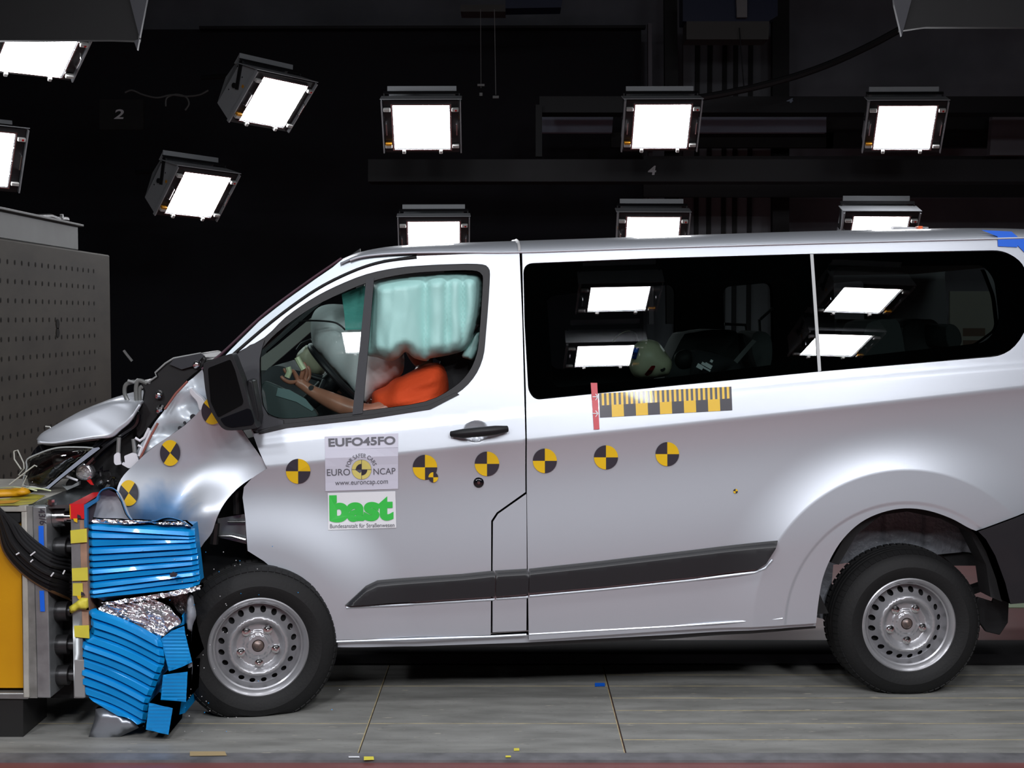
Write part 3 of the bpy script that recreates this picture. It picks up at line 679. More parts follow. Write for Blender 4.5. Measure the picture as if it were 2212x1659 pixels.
# ruler
fs = [([(1294, 850), (1296, 902), (1582, 886), (1580, 835)], 1)]
fs = strips((1294, 850), (1580, 835), (1582, 886), (1296, 902), 55, 2, lambda i, j: (0 if (i//5) % 2 else 1) if j else (0 if ((i % 5) % 2 == (0 if (i//5) % 2 else 1)) else 1))
rl = decal('ruler_tape', fs, [yel, tblk], van)
rs = decal('red_marker_strip', strips((1276, 827), (1290, 827), (1295, 927), (1283, 928), 1, 8, lambda i, j: 0), [redsoft], van, -.005)
ar = []
for y in (857, 893):
    x = 1283; ar += [([(x-3, y-1), (x-3, y+1), (x+8, y+1), (x+8, y-1)], 0), ([(x+4, y-7), (x+3, y-5), (x+8, y+1), (x+10, y)], 0), ([(x+10, y), (x+8, y-1), (x+3, y+7), (x+4, y+8)], 0)]
decal('marker_arrow', ar, [white_ink], rs, -.007)
# text on quads
def textmesh(s, bold=0., size=1.):
    c = bpy.data.curves.new('lettering', 'FONT'); c.body = s; c.offset = bold; c.fill_mode = 'FRONT'
    o = bpy.data.objects.new('lettering', c); S.collection.objects.link(o); bpy.context.view_layer.update()
    me = bpy.data.meshes.new_from_object(o.evaluated_get(bpy.context.evaluated_depsgraph_get()))
    V = [tuple(v.co) for v in me.vertices]; Fc = [tuple(p.vertices) for p in me.polygons]
    bpy.data.objects.remove(o); bpy.data.curves.remove(c); bpy.data.meshes.remove(me); return np.array(V)[:, :2], Fc
def text(name, s, quad, m, parent, bold=0., off=-.0055, pl=None, warp=None, xr=None):
    """quad: TL, TR, BR, BL pixels of the lettering's own bounds"""
    V, Fc = textmesh(s, bold); lo = V.min(0); hi = V.max(0); out = []; pl = pl or body
    Q = [np.array(q, float) for q in quad] if quad else None
    for v in V:
        a, b = (v-lo)/(hi-lo); b = 1-b
        p = warp(a, b) if warp else (Q[0]*(1-a)+Q[1]*a)*(1-b)+(Q[3]*(1-a)+Q[2]*a)*b
        out.append(pl.p(p[0], p[1], off, pl.Wf is not None))
    return mesh(name, out, Fc, m, parent, False)
pA = decal('test_number_placard', strips((701, 943), (860, 936), (860, 966.5), (702, 972), 6, 2, lambda i, j: 0), [placard], van)
text('lettering', 'EUFO45FO', [(709, 947), (854, 942), (854, 960), (710, 965)], greyink, pA, .03)
pB = decal('crash_programme_placard', strips((702, 972), (860, 967), (860, 1056), (703, 1061), 6, 5, lambda i, j: 0), [placard], van)
text('lettering', 'EURO', [(706, 1013.5), (756, 1012.5), (756.5, 1026.5), (706.5, 1028)], greyink, pB)
text('lettering', 'NCAP', [(806.5, 1012), (854, 1010.5), (854.5, 1024), (807, 1025.5)], greyink, pB)
text('lettering', 'www.euroncap.com', [(724, 1041), (838, 1037.5), (838, 1048), (724, 1051.5)], greyink, pB)
def arc(a, b):
    th = math.radians(165 - 150*a + 3); r = 35 - 8.5*b; return (781 + r*math.cos(th), 1014.5 - r*math.sin(th))
text('lettering', 'FOR SAFER CARS', None, greyink, pB, warp=arc)
def circ(r, a0, a1, r0=0., n=12):
    P = [(781+r*math.cos(math.radians(a0+(a1-a0)*k/n)), 1014.5-r*math.sin(math.radians(a0+(a1-a0)*k/n))) for k in range(n+1)]
    return P
fs = [(circ(21.5, 0, 360, n=40)[:-1], 0), ]
em = decal('emblem', fs, [greyink], pB, -.0045)
decal('emblem_fill', [([(781.6 if sx > 0 else 780.4, 1014.5-sy*.6)] + [(781+sx*.6+20.3*math.cos(a)*1.0, 1014.5-sy*.6-20.3*math.sin(a)) for a in [math.radians(q+90*k/8) for k in range(9)]], 0) for q, sx, sy in ((0, 1, 1), (90, -1, 1), (180, -1, -1), (270, 1, -1))], [ncyel], pB, -.0055)
decal('emblem_quarter', [([(781, 1014.5)] + circ(12.5, 90, 180), 0), ([(781, 1014.5)] + circ(12.5, 270, 360), 0)], [tblk], pB, -.0065)
pC = decal('institute_placard', strips((708, 1065), (854, 1061), (856, 1140), (709, 1145), 6, 5, lambda i, j: 0), [white_ink], van)
text('lettering', 'bast', [(711, 1070), (850, 1067), (850, 1124), (712, 1129)], green, pC, .055)
text('lettering', 'Bundesanstalt f\u00fcr Stra\u00dfenwesen', [(713, 1132), (852, 1129.5), (852, 1138), (713, 1141)], greyink, pC)
# blue tape and sensor on the roof
decal('masking_tape', [([(2155, 511), (2156, 532), (2198, 534), (2199, 512)], 0), ([(2120, 497), (2155, 511), (2199, 512), (2185, 500)], 0), ([(2199, 512), (2198, 530), (2216, 548), (2216, 516)], 0)], [btape], van, -.006, Pl(YAW, lambda u, v: Wside(u, v)))
mb = MB(); a = flat.p(1930, 495, .5); b = flat.p(1988, 491, .5); mb.box((a+b)/2+Vector((0, .02, 0)), ((b-a).length, .05, .012), 0, Matrix.Rotation(.05, 4, 'Y'))
mb.box(flat.p(1985, 492, .49), (.02, .05, .013), 1); mb.tube([b, flat.p(2005, 492, .5)], .004, 6, 0)
mb.build('roof_sensor', [mat('sensor_grey', (.45, .45, .47), .3, .5), mat('orange_red', (.8, .12, .02), .4)], van)
tubes('tape_cable', [[flat.p(x, y, .3) for x, y in ((2100, 498), (2130, 500), (2158, 513))]], .006, mat('trim_light', (.5, .5, .5), .4), van)

# ------------------------------------------------------------ inside the cab
lob = [flat.uv(x, 680, .2, False)[0] for x in (803, 921, 966, 1000, 1034)]
def lobes(u, v):
    for a, b in zip(lob, lob[1:]):
        if a <= u <= b:
            t = (u-a)/(b-a); return .085*(1-(2*t-1)**2)**.55*min(1, (b-a)/.12) + .010*noise.noise(Vector((u*30, v*9, 2)))
    return 0
flp = Pl(YAW)
cb = cr([(805, 612), (850, 600), (900, 594), (960, 589), (1010, 590), (1038, 598), (1043, 640), (1036, 690), (1022, 730), (1005, 755), (982, 764), (955, 770), (930, 774), (922, 780), (895, 774), (877, 760), (862, 772), (843, 780), (815, 772), (790, 762), (793, 700), (800, 650)], True, 3)
pillow('curtain_airbag', flp, cb, .24, .045, curt, edge=.05, st=.014, parent=van, bump=lobes, back=1., label='teal side curtain airbag, inflated')
pillow('curtain_airbag_end', flp, cr([(998, 768), (1015, 735), (1034, 702), (1036, 740), (1025, 776), (1010, 775)], True, 3), .26, .02, curt, edge=.04, st=.015, parent=van)
slab('curtain_airbag_flap', flp, [(738, 636), (760, 627), (792, 614), (806, 612), (796, 700), (782, 712), (764, 712), (746, 713), (744, 680)], .25, .01, curt_d, van)
ab = cr([(671, 700), (676, 678), (688, 664), (711, 657), (746, 658), (800, 662), (850, 700), (872, 760), (870, 805), (850, 820), (833, 834), (812, 846), (800, 862), (790, 873), (768, 855), (745, 828), (715, 795), (690, 768), (675, 745)], True, 3)
def wr(u, v): return .012*math.sin((u*.7+v)*30)*math.exp(-((u+.45)/.1)**2)
pillow('driver_airbag', flp, ab, .52, .16, airb, edge=.20, st=.02, parent=van, bump=wr, back=.6, label='white inflated steering wheel airbag')
C_ = flp.p(731, 812, .58); a = (flp.p(672, 748, .58)-flp.p(790, 876, .58)); a_ = a.normalized(); n_ = Vector(flp.n); mb = MB()
mb.tube([C_ + a_*(.185*math.cos(t)) + (n_)*(.185*math.sin(t)) for t in [2*math.pi*k/40 for k in range(41)]], .016, 10)
for t in (0, 2.1, 4.2): mb.tube([C_, C_ + a_*(.185*math.cos(t)) + n_*(.185*math.sin(t))], .014, 8)
dn = a_.cross(n_); dn = dn if dn.x < 0 else -dn; mb.tube([C_, C_ + dn*.30], [.05, .035], 12)
mb.build('steering_wheel', blk, van, True)
tubes('control_stalk', [[flp.p(700, 822, .45), flp.p(690, 845, .40)], [flp.p(668, 812, .5), flp.p(700, 822, .5)]], .011, blk, van)
pillow('instrument_cowl', flp, cr([(640, 770), (650, 755), (668, 745), (690, 770), (702, 800), (690, 812), (662, 806), (645, 790)], True, 3), .85, .06, pale, edge=.06, st=.02, parent=van)
tubes('instrument_cowl_edge', [[flp.p(x, y, .8) for x, y in cr([(641, 756), (652, 742), (672, 733)], False, 4)]], .006, blk, van)
slab('dashboard', flp, cr([(560, 845), (575, 800), (600, 790), (640, 800), (700, 812), (745, 830), (770, 870), (770, 960), (560, 960)], True, 3), .80, .9, intr, van, st=.05, bev=.01)
slab('cab_floor', flp, [(560, 930), (1100, 920), (1100, 960), (560, 960)], .12, 1.6, dark, van)
slab('front_pillar_trim', flp, [(560, 800), (560, 775), (600, 745), (680, 680), (700, 668), (705, 682), (690, 700), (610, 770), (575, 800)], 1.5, .05, intr2, van)
slab('door_trim', flp, cr([(566, 830), (590, 830), (630, 850), (672, 878), (680, 905), (566, 905)], True, 3), .10, .05, mat('door_card', (.03, .045, .045), .6), van, bev=.006)
slab('door_trim_top', flp, [(600, 838), (625, 842), (660, 862), (678, 884), (674, 888), (640, 868), (596, 855)], .095, .01, mat('door_card_light', (.10, .16, .16), .5), van)
tubes('ceiling_wire', [[flp.p(x, y, .30) for x, y in cr([(645, 697), (660, 693), (690, 693), (720, 696), (735, 703), (746, 713)], False, 4)]], .004, blk_r, van)
def seat(name, xy, w0, wd, m=intr, ch=None):
    return slab(name, flp, cr(xy, True, 3), w0, wd, m, van, st=.05, bev=.03)
seat('front_seat', [(948, 800), (955, 770), (1000, 765), (1018, 800), (1030, 860), (1020, 940), (900, 950)], .42, .48, mat('seat_black', (.014, .015, .017), .8))
slab('front_seat_headrest', flp, cr([(935, 720), (965, 715), (985, 740), (975, 775), (940, 775)], True, 3), .55, .24, mat('seat_black', (0, 0, 0)), van, bev=.02)
slab('seat_bulkhead', flp, [(960, 600), (1045, 600), (1050, 960), (1000, 960)], 1.0, .05, dark, van)
tubes('seat_belt', [[flp.p(1032, 700, .22), flp.p(1008, 735, .24), flp.p(990, 765, .3)]], .012, blk_r, van)

# ------------------------------------------------------------ dummies
def skinned(name, nodes, edges, m, parent, root=0, sub=2, label=None):
    """nodes: [(Vector, rx, ry)] grown into one body"""
    me = bpy.data.meshes.new(name); me.from_pydata([tuple(n[0]) for n in nodes], edges, []); o = bpy.data.objects.new(name, me); link(o, parent)
    sk = o.modifiers.new('skin', 'SKIN'); me.skin_vertices.new() if not me.skin_vertices else None
    for i, n in enumerate(nodes): me.skin_vertices[0].data[i].radius = (n[1], n[2] if len(n) > 2 else n[1]); me.skin_vertices[0].data[i].use_root = (i == root)
    sk.use_smooth_shade = True; sk.branch_smoothing = .5
    s2 = o.modifiers.new('sub', 'SUBSURF'); s2.levels = sub; s2.render_levels = sub; me.materials.append(m)
    dg = bpy.context.evaluated_depsgraph_get(); dg.update(); ev = o.evaluated_get(dg); nm = bpy.data.meshes.new_from_object(ev)
    o.modifiers.clear(); o.data = nm
    for p in nm.polygons: p.use_smooth = True
    if label: o['label'] = label
    return o
q = lambda x, y, w: flp.p(x, y, w)
dr = empty('crash_test_dummy', q(930, 960, .6), 'seated dummy in an orange shirt behind the deployed airbag in the front window', 'crash test dummy')
N_ = [(q(935, 985, .55), .11), (q(930, 930, .55), .11), (q(925, 870, .55), .10), (q(920, 825, .55), .08), (q(912, 790, .58), .05), (q(905, 745, .60), .085), (q(900, 715, .60), .085),
      (q(925, 832, .42), .06), (q(885, 860, .36), .05), (q(835, 880, .33), .045), (q(803, 896, .31), .045), (q(765, 886, .30), .046), (q(720, 868, .33), .042), (q(690, 853, .36), .034), (q(668, 843, .37), .026), (q(652, 832, .38), .027), (q(638, 822, .38), .024),
      (q(935, 822, .80), .075), (q(880, 870, .86), .05), (q(820, 890, .86), .045), (q(760, 860, .84), .035), (q(720, 840, .82), .028),
      (q(870, 985, .50), .085), (q(780, 975, .48), .07), (q(870, 985, .74), .085), (q(780, 975, .76), .07)]
Ed = [(0, 1), (1, 2), (2, 3), (3, 4), (4, 5), (5, 6), (3, 7), (7, 8), (8, 9), (9, 10), (10, 11), (11, 12), (12, 13), (13, 14), (14, 15), (15, 16), (3, 17), (17, 18), (18, 19), (19, 20), (20, 21), (0, 22), (22, 23), (0, 24), (24, 25)]
fing = [[(641, 815, .37), (633, 800, .36), (618, 806, .34), (613, 795, .34)], [(650, 818, .36), (655, 800, .35), (648, 786, .35), (643, 778, .35)], [(655, 822, .38), (662, 808, .38), (660, 792, .38), (655, 782, .38)], [(658, 828, .40), (668, 815, .41), (668, 800, .41), (664, 790, .41)], [(638, 826, .36), (624, 826, .34), (613, 820, .33), (606, 812, .33)]]
for f in fing:
    prev = 15
    for k, p in enumerate(f): N_.append((q(*p), [.0115, .0105, .0095, .008][k])); Ed.append((prev, len(N_)-1)); prev = len(N_)-1
B_ = skinned('body', N_, Ed, skin_m, dr)
def shf(u, v): return .010*math.sin((v*.8+u*.5)*55+2*math.sin(u*9)) + .005*math.sin((v-u*.3)*120)
pillow('shirt', flp, cr([(804, 850), (814, 842), (833, 834), (849, 820), (870, 811), (890, 801), (910, 791), (930, 784), (952, 786), (964, 804), (969, 830), (968, 870), (965, 985), (880, 990), (860, 920), (825, 898), (808, 896), (801, 885), (803, 868)], True, 3), .42, .15, orange, edge=.10, st=.014, parent=dr, bump=shf, back=1.4, label='bright orange t-shirt')
tubes('finger_tape', [[q(622, 793, .33), q(625, 803, .33), q(620, 815, .33)], [q(641, 772, .34), q(648, 785, .34), q(656, 798, .34)]], .013, palegreen, dr)
mb = MB(); mb.lathe([(0, -.006), (.011, -.006), (.012, .01)], Matrix.Translation(q(672, 838, .345)), 12); mb.build('wrist_joint', darkmet, dr, True)
# second dummy bent forward in the rear
d2 = empty('crash_test_dummy', q(1500, 840, .6), 'second dummy with a pale egg-shaped head bent forward in the rear side window', 'crash test dummy')
hd_ = cr([(1401, 733), (1420, 738), (1431, 750), (1442, 766), (1452, 782), (1449, 800), (1440, 812), (1400, 818), (1374, 815), (1362, 801), (1358, 780), (1362, 760), (1373, 743), (1386, 735)], True, 3)
hB = skinned('body', [(q(1570, 860, .62), .10), (q(1560, 800, .62), .10), (q(1530, 765, .62), .09), (q(1490, 770, .62), .06), (q(1455, 785, .62), .05), (q(1520, 790, .50), .05), (q(1500, 850, .46), .04), (q(1520, 790, .76), .05), (q(1500, 850, .78), .04)], [(0, 1), (1, 2), (2, 3), (3, 4), (2, 5), (5, 6), (2, 7), (7, 8)], blk_r, d2)
hh = pillow('head', flp, hd_, .62, .085, mat('pale_head_plastic', (0, 0, 0)), edge=.095, st=.015, parent=d2)
pillow('blue_patch', flp, rnd([(1370, 750), (1381, 752), (1374, 776), (1363, 774)], 2), .555, .004, btape, edge=.01, st=.02, parent=hh)
pillow('red_patch', flp, rnd([(1410, 787), (1416, 791), (1408, 806), (1398, 813), (1392, 809)], 2), .540, .004, redtape, edge=.01, st=.02, parent=hh)
mb = MB(); mb.lathe([(0, -.004), (.008, -.004), (.014, .0), (.015, .01)], Matrix.Translation(q(1431, 796, .553)), 16); mb.build('ear_hole', darkmet, hh, True)
hs = skinned('shirt', [(q(1572, 860, .62), .125), (q(1562, 800, .62), .125), (q(1532, 768, .62), .112), (q(1497, 775, .62), .075), (q(1520, 795, .50), .07), (q(1505, 830, .46), .06)], [(0, 1), (1, 2), (2, 3), (2, 4), (4, 5)], shirt_b, d2)
mb = MB()
for x, y, a, b in ((1512, 792, .03, .02), (1520, 786, .02, .012), (1530, 790, .035, .018), (1537, 780, .012, .012), (1526, 797, .04, .008)): mb.box(q(x, y, .375), (a, .004, b), 0, Matrix.Rotation(.5, 4, 'Y'))
mb.build('shirt_print', white_ink, d2)
tubes('headset_ring', [[q(x, y, .7) for x, y in cr([(1322, 738), (1340, 720), (1360, 714), (1373, 722), (1376, 738)], False, 4)]], .005, chrome, van)
slab('rear_belt', flp, [(1626, 733), (1634, 737), (1580, 800), (1566, 800)], .55, .006, mat('belt_grey', (.12, .12, .125), .8), van)
st_m = mat('rear_seat_cloth', (.05, .052, .055), .85)
for P, w0 in (([(1628, 720), (1655, 718), (1668, 740), (1665, 790), (1640, 800), (1625, 760)], .75), ([(1470, 735), (1500, 718), (1560, 712), (1600, 730), (1610, 850), (1440, 850)], 1.05), ([(1804, 698), (1830, 690), (1862, 694), (1865, 720), (1860, 770), (1806, 780)], 1.1), ([(1868, 712), (1890, 693), (1920, 690), (1943, 700), (1950, 790), (1860, 800)], .6), ([(1955, 700), (2000, 690), (2030, 700), (2050, 780), (1960, 800)], 1.0), ([(2044, 705), (2062, 702), (2076, 720), (2076, 745), (2050, 750)], .7)):
    slab('passenger_seat', flp, cr(P, True, 3), w0, .36, st_m, van, st=.05, bev=.03)
tubes('grab_rail', [[q(1640, 690, 1.5), q(1642, 730, 1.5)], [q(1565, 700, 1.4), q(1610, 702, 1.4), q(1614, 735, 1.4)], [q(1642, 690, 1.5), q(1670, 665, 1.5)]], .008, mat('rail_grey', (.4, .42, .42), .35), van)

# ------------------------------------------------------------ barrier trolley
wb = Pl(0.0); TY = -.45
bt = empty('barrier_trolley', at(60, 1500, TY), 'yellow and grey steel barrier carrier holding the blue block in front of the van', 'barrier carrier')
bt.location.z = .0; WM[bt.name] = Matrix.Translation(bt.location)
slab('carrier_body', wb, [(-300, 1098), (44, 1098), (50, 1480), (50, 1486), (-300, 1486)], TY+.015, .9, orange_y, bt, st=.2)
def fade(name, P, m, w=0., d=.9, b=.004): return slab(name, wb, P, TY+w, d, m, bt, st=.2, bev=b)
cream = mat('worn_cream_paint', (.42, .41, .37), .5, noise_amt=.3, nscale=14, col2=(.28, .27, .24))
fade('frame_post', [(46, 1105), (57, 1105), (63, 1508), (50, 1508)], cream, -.012)
fade('frame_beam', [(-300, 1092), (56, 1092), (57, 1106), (-300, 1106)], cream, -.014)
fade('lower_beam', [(-300, 1497), (62, 1497), (62, 1510), (-300, 1510)], steel, -.01)
fade('mounting_plate', [(57, 1094), (70, 1094), (81, 1508), (63, 1508)], mat('worn_grey_steel', (.28, .28, .27), .45, .3, noise_amt=.6, nscale=12, col2=(.14, .14, .13)), -.004)
pl_ = fade('numbered_plate', [(70, 1094), (99, 1094), (109, 1508), (81, 1508)], steel_l, -.008)
text('handwriting', '43/6', None, tblk, pl_, 0., TY-.012, wb, warp=lambda a, b: (97 - 15*b + 4*a, 1099 + 34*a))
decal('blue_label', [([(83, 1136), (94, 1136), (95, 1181), (84, 1181)], 0)], [btape], pl_, TY-.012, wb); decal('blue_label', [([(85, 1276), (95, 1276), (97, 1321), (87, 1321)], 0)], [btape], pl_, TY-.012, wb)
fade('window_recess', [(-10, 1107), (44, 1107), (44, 1128), (40, 1130), (-10, 1130)], dark, -.002, .02)
slab('load_cell_well', wb, [(99, 1094), (155, 1094), (160, 1508), (109, 1508)], TY+.16, .7, dark, bt, st=.2)
for y, x0, m in ((1117, 101, chrome), (1182, 103, darkmet), (1250, 104, darkmet), (1320, 105, darkmet), (1392, 106, darkmet), (1458, 107, darkmet)):
    A = at(x0, y, TY+.09); B = at(x0+58, y, TY+.09); mb = MB(); e = (B-A)
    mb.tube([A, A+e*.2, A+e*.2, A+e*.3, A+e*.3, A+e*.75, A+e*.75, B], [.03, .03, .022, .022, .040, .040, .024, .024], 16); mb.build('load_cell', m, bt, True)
pp = fade('front_plate', [(153, 1122), (172, 1122), (181, 1508), (160, 1508)], steel_l, -.006, .8)
fade('backing_plate', [(160, 1425), (181, 1425), (184, 1508), (161, 1508)], mat('grey_block', (.25, .25, .25), .5), -.008, .8)
fade('plywood_strip', [(172, 1122), (186, 1122), (192, 1360), (178, 1360)], mat('plywood', (.42, .25, .17), .6, noise_amt=.2, nscale=12), -.004, .8)
# top plate
zt = at(100, 1092, TY).z
def tp(x, y, z=0): return atz(x, y, zt+z)
V = [tp(-300, 1094), tp(181, 1090), tp(225, 1052), tp(-100, 1052)]; V += [v - Vector((0, 0, .014)) for v in V]
mesh('top_plate', V, [(0, 1, 2, 3), (7, 6, 5, 4), (0, 4, 5, 1), (1, 5, 6, 2), (2, 6, 7, 3), (3, 7, 4, 0)], mat('top_steel', (.20, .22, .23), .25, .8), bt, False)
mb = MB(); mb.lathe([(0, 0), (.014, 0), (.014, .02)], Matrix.Translation(tp(110, 1079, .022)) @ Matrix.Rotation(-math.pi/2, 4, 'X'), 6); mb.lathe([(.014, .01), (.022, .012), (.022, .02)], Matrix.Translation(tp(110, 1079, .018)) @ Matrix.Rotation(-math.pi/2, 4, 'X'), 16); mb.build('plate_bolt', chrome, bt, True)
def topdecal(name, P, m, z=.003, parent=bt):
    return mesh(name, [tp(x, y, z) for x, y in P], [tuple(range(len(P)))], m, parent, False)
topdecal('yellow_grip_tape', [(-20, 1092), (38, 1092), (70, 1088), (98, 1070), (60, 1066), (20, 1076), (-20, 1080)], mat('olive_yellow', (.45, .40, .03), .45, noise_amt=.5, nscale=16, col2=(.08, .07, .02)))
topdecal('orange_warning_tape', [(-20, 1090), (30, 1086), (45, 1080), (-20, 1082)], orange_y, .005)
mb = MB(); 
for k in range(9): mb.box(tp(72+k*3.2, 1087-k*1.8, .006), (.004, .006, .001))
mb.build('tape_marking', tblk, bt)
# crushed orange cover on the plate
pillow('crumpled_orange_cover', wb, [(-20, 1057), (20, 1056), (48, 1052), (62, 1056), (74, 1061), (60, 1068), (42, 1074), (-20, 1076)], -.20, .05, orange_y, edge=.03, st=.015, parent=bt, bump=lambda u, v: .02*math.sin(u*50))
tag(tubes('plastic_shards', [[tp(0, 1054, .03), tp(30, 1052, .05), tp(60, 1055, .03), tp(80, 1060, .02)], [tp(62, 1054, .04), tp(90, 1056, .03), tp(110, 1060, .02)]], .003, palegreen, bt, joined=True), kind='stuff')
# red tape over the corner
slab('red_corner_tape', wb, [(150, 1089), (181, 1088), (182, 1121), (152, 1121)], TY-.012, .02, redtape, bt)
mesh('red_edge_tape', [tp(150, 1090, .004), tp(181, 1090, .004), tp(224, 1062, .004), tp(200, 1064, .004)], [(0, 1, 2, 3)], redtape, bt, False)
slab('orange_edge', wb, [(150, 1091), (152, 1091), (153, 1120), (151, 1120)], TY-.013, .004, orange_y, bt)
def tape(P, d=-.014, par=bt): return slab('yellow_tape_strip', wb, P, TY+d, .004, ytape, par)
tape([(152, 1146), (187, 1142), (188, 1171), (153, 1174)]); tape([(155, 1228), (189, 1226), (190, 1254), (156, 1255)]); tape([(160, 1352), (192, 1351), (193, 1379), (161, 1376)])
tape([(157, 1260), (178, 1260), (179, 1288), (157, 1287)], -.010)
pillow('yellow_tape_strip', wb, [(149, 1311), (165, 1300), (176, 1291), (190, 1292), (192, 1318), (172, 1316), (160, 1322), (151, 1328)], TY-.02, .008, ytape, edge=.02, st=.012, parent=bt, bump=lambda u, v: .006*math.sin((u+v)*150))
for x, y in ((167, 1120), (175, 1287)): decal('quarter_target', [([(x, y), (x-9, y), (x-6.5, y+6.5), (x, y+9)], 0), ([(x, y), (x, y-9), (x+6.5, y-6.5), (x+9, y)], 1)], [yel, tblk], bt, TY-.016, wb)
slab('foot', wb, [(-120, 1510), (50, 1510), (50, 1597), (-120, 1597)], TY, .28, mat('black_foot', (.012, .012, .012), .5), bt, st=.2)
slab('foot', wb, [(-120, 1510), (40, 1510), (40, 1560), (-120, 1560)], TY+.75, .2, dark, bt, st=.2)
# cables: each one a tube of the loom
cb_ = empty('cable_loom', at(40, 1180, TY-.05), 'thick loom of black cables drooping across the yellow carrier', 'cable')
random.seed(5)
for k in range(22):
    o1 = random.uniform(-1, 1); o2 = random.uniform(-1, 1); t = (k/21-.5)*1.5
    P = [(-60, 1085), (-5, 1102+t*6), (14+t*22, 1130-t*3), (34+t*34, 1172-t*20), (66+t*30, 1206-t*34), (105+t*20, 1232-t*44), (150, 1248-t*58+o1*5), (168, 1252-t*60+o2*5)]
    ww = TY-.035-.03*math.cos(t*3)+.012*o1; P3 = [at(x+o2*2, y+o1*3, ww + (.10 if i > 5 else 0) + (.06 if i == 7 else 0)) for i, (x, y) in enumerate(cr(P, False, 1))]
    P3 = [at(*xy, ww + .14*S_((xy[0]-105)/50)) for xy in cr([(x+o2*2, y+o1*3) for x, y in P], False, 5)]
    mb = MB(); mb.tube(P3, .0085, 6); mb.build('cable', blk_r if k % 11 else mat('brown_cable', (.10, .05, .02), .5), cb_, True)
tubes('cable_tie', [[at(66, 1200, TY-.08), at(76, 1192, TY-.08)], [at(110, 1245, TY-.08), at(116, 1237, TY-.08)], [at(35, 1198, TY-.08), at(42, 1194, TY-.08)], [at(136, 1240, TY-.03), at(140, 1232, TY-.03)], [at(66, 1214, TY-.08), at(71, 1209, TY-.08)]], .003, white_ink, cb_)

# ------------------------------------------------------------ deformable block
hb = empty('honeycomb_barrier', at(300, 1560, TY+.1), 'crushed bright blue pleated barrier block between the carrier and the front wheel', 'barrier block')
hb.location.z = 0; WM[hb.name] = Matrix.Translation(hb.location)
def tri(x): x = x % 1.; return x
TW = TY+.03
LE = [(1130), (1143), (1162), (1181), (1197), (1212), (1226), (1240), (1256), (1272), (1283), (1292)]
RE = [(1143), (1158), (1163), (1170), (1184), (1196), (1208), (1219), (1230), (1241), (1254), (1268)]
LEz = [at(192, y, TW).z for y in LE]; REz = [at(425, y, TW).z for y in RE]; xl = at(192, 1200, TW).x; xr = at(425, 1200, TW).x
def pleat(f, amp):
    """one fold: sharp groove, flat face tilted back towards its lower lip"""
    if f < .10: return .6*amp*(1-f/.10)
    if f < .30: return -amp*.75*S_((f-.10)/.20)
    if f < .86: return -amp*(.75+.25*(f-.30)/.56)
    return -amp + 1.6*amp*((f-.86)/.14)
def upL(t): return [a*(1-t)+b*t for a, b in zip(LEz, REz)]
def upW(u, v):
    t = min(1, max(0, (u-xl)/(xr-xl))); L = upL(t); w = 0.
    for i in range(len(L)-1):
        if L[i] >= v > L[i+1]:
            w = pleat((L[i]-v)/(L[i]-L[i+1]+1e-6), .019*(.8+.3*math.sin(i*2.3+t*2))); break
    e = min(t, 1-t); w += .02*(1-S_((e+.01)/.05))
    return w + .006*noise.noise(Vector((u*5, v*6, 0))) - .012
up_o = [(190, 1132), (200, 1128), (300, 1130), (395, 1133), (414, 1138), (421, 1146), (422, 1158), (424, 1178), (428, 1200), (430, 1225), (433, 1250), (428, 1266), (405, 1272), (300, 1290), (230, 1302), (215, 1297), (206, 1290), (194, 1290), (190, 1220)]
FS = (0, .05, .10, .16, .22, .30, .45, .65, .80, .86, .93)
Rx = [(1125, 412), (1138, 416), (1148, 422), (1158, 422), (1178, 424), (1200, 428), (1225, 430), (1250, 433), (1270, 430), (1300, 426)]
rows = []
for i in range(len(LE)-1):
    for f in FS + ((1.,) if i == len(LE)-2 else ()):
        row = []
        for k in range(61):
            t = k/60; t = t - .008*math.sin(math.pi*f)*(1 if k == 0 else 0); L = upL(t); v = L[i]*(1-f)+L[i+1]*f
            yR = (RE[i]*(1-f)+RE[i+1]*f); xR = float(np.interp(yR, [p[0] for p in Rx], [p[1] for p in Rx])); x0 = 191 + 5*(1-math.sin(math.pi*f))
            uR = at(xR, yR, TW).x; uL = at(x0, 1200, TW).x; u = uL + (uR-uL)*t
            w = pleat(f if f < 1 else .999, .017*(.8+.3*math.sin(i*2.3+t*2))) + .006*noise.noise(Vector((u*6, v*8+i, 0))) + .018*(1-S_(min(t, 1-t)/.05)) - .012
            row.append(Pl(0).P(u, v, TW+w, False))
        rows.append(row)
ub = grid('upper_block', rows, blue, hb, flip=True); shade(ub, 28)
slab('upper_block_core', wb, [(197, 1131), (412, 1136), (426, 1260), (230, 1300), (200, 1288)], TW+.012, .12, blue, hb, st=.1)
dirv = math.radians(-24)
def los(u, v): return (v*math.cos(dirv) - u*math.sin(dirv))*29
def loW(u, v): return pleat(1-(los(u, v) % 1.), .016) + .008*noise.noise(Vector((u*5, v*5, 4)))
lo_o = [(196, 1335), (190, 1322), (204, 1316), (215, 1330), (255, 1342), (300, 1360), (343, 1378), (352, 1405), (354, 1430), (346, 1455), (332, 1490), (320, 1520), (316, 1548), (312, 1562), (298, 1564), (262, 1548), (220, 1525), (186, 1505), (176, 1485), (172, 1450), (173, 1415), (178, 1390), (184, 1378), (196, 1368)]
lp = [at(x, y, TW-.03) for x, y in cr(lo_o, True, 2)]; lp = [(p.x, p.z) for p in lp]; ca, sa = math.cos(dirv), math.sin(dirv)
ab_ = [(x*ca + z*sa, -x*sa + z*ca) for x, z in lp]; s0 = min(q_[1] for q_ in ab_); s1 = max(q_[1] for q_ in ab_); rows = []; i = 0; sv = s1 - .002; pit = .0335; random.seed(9)
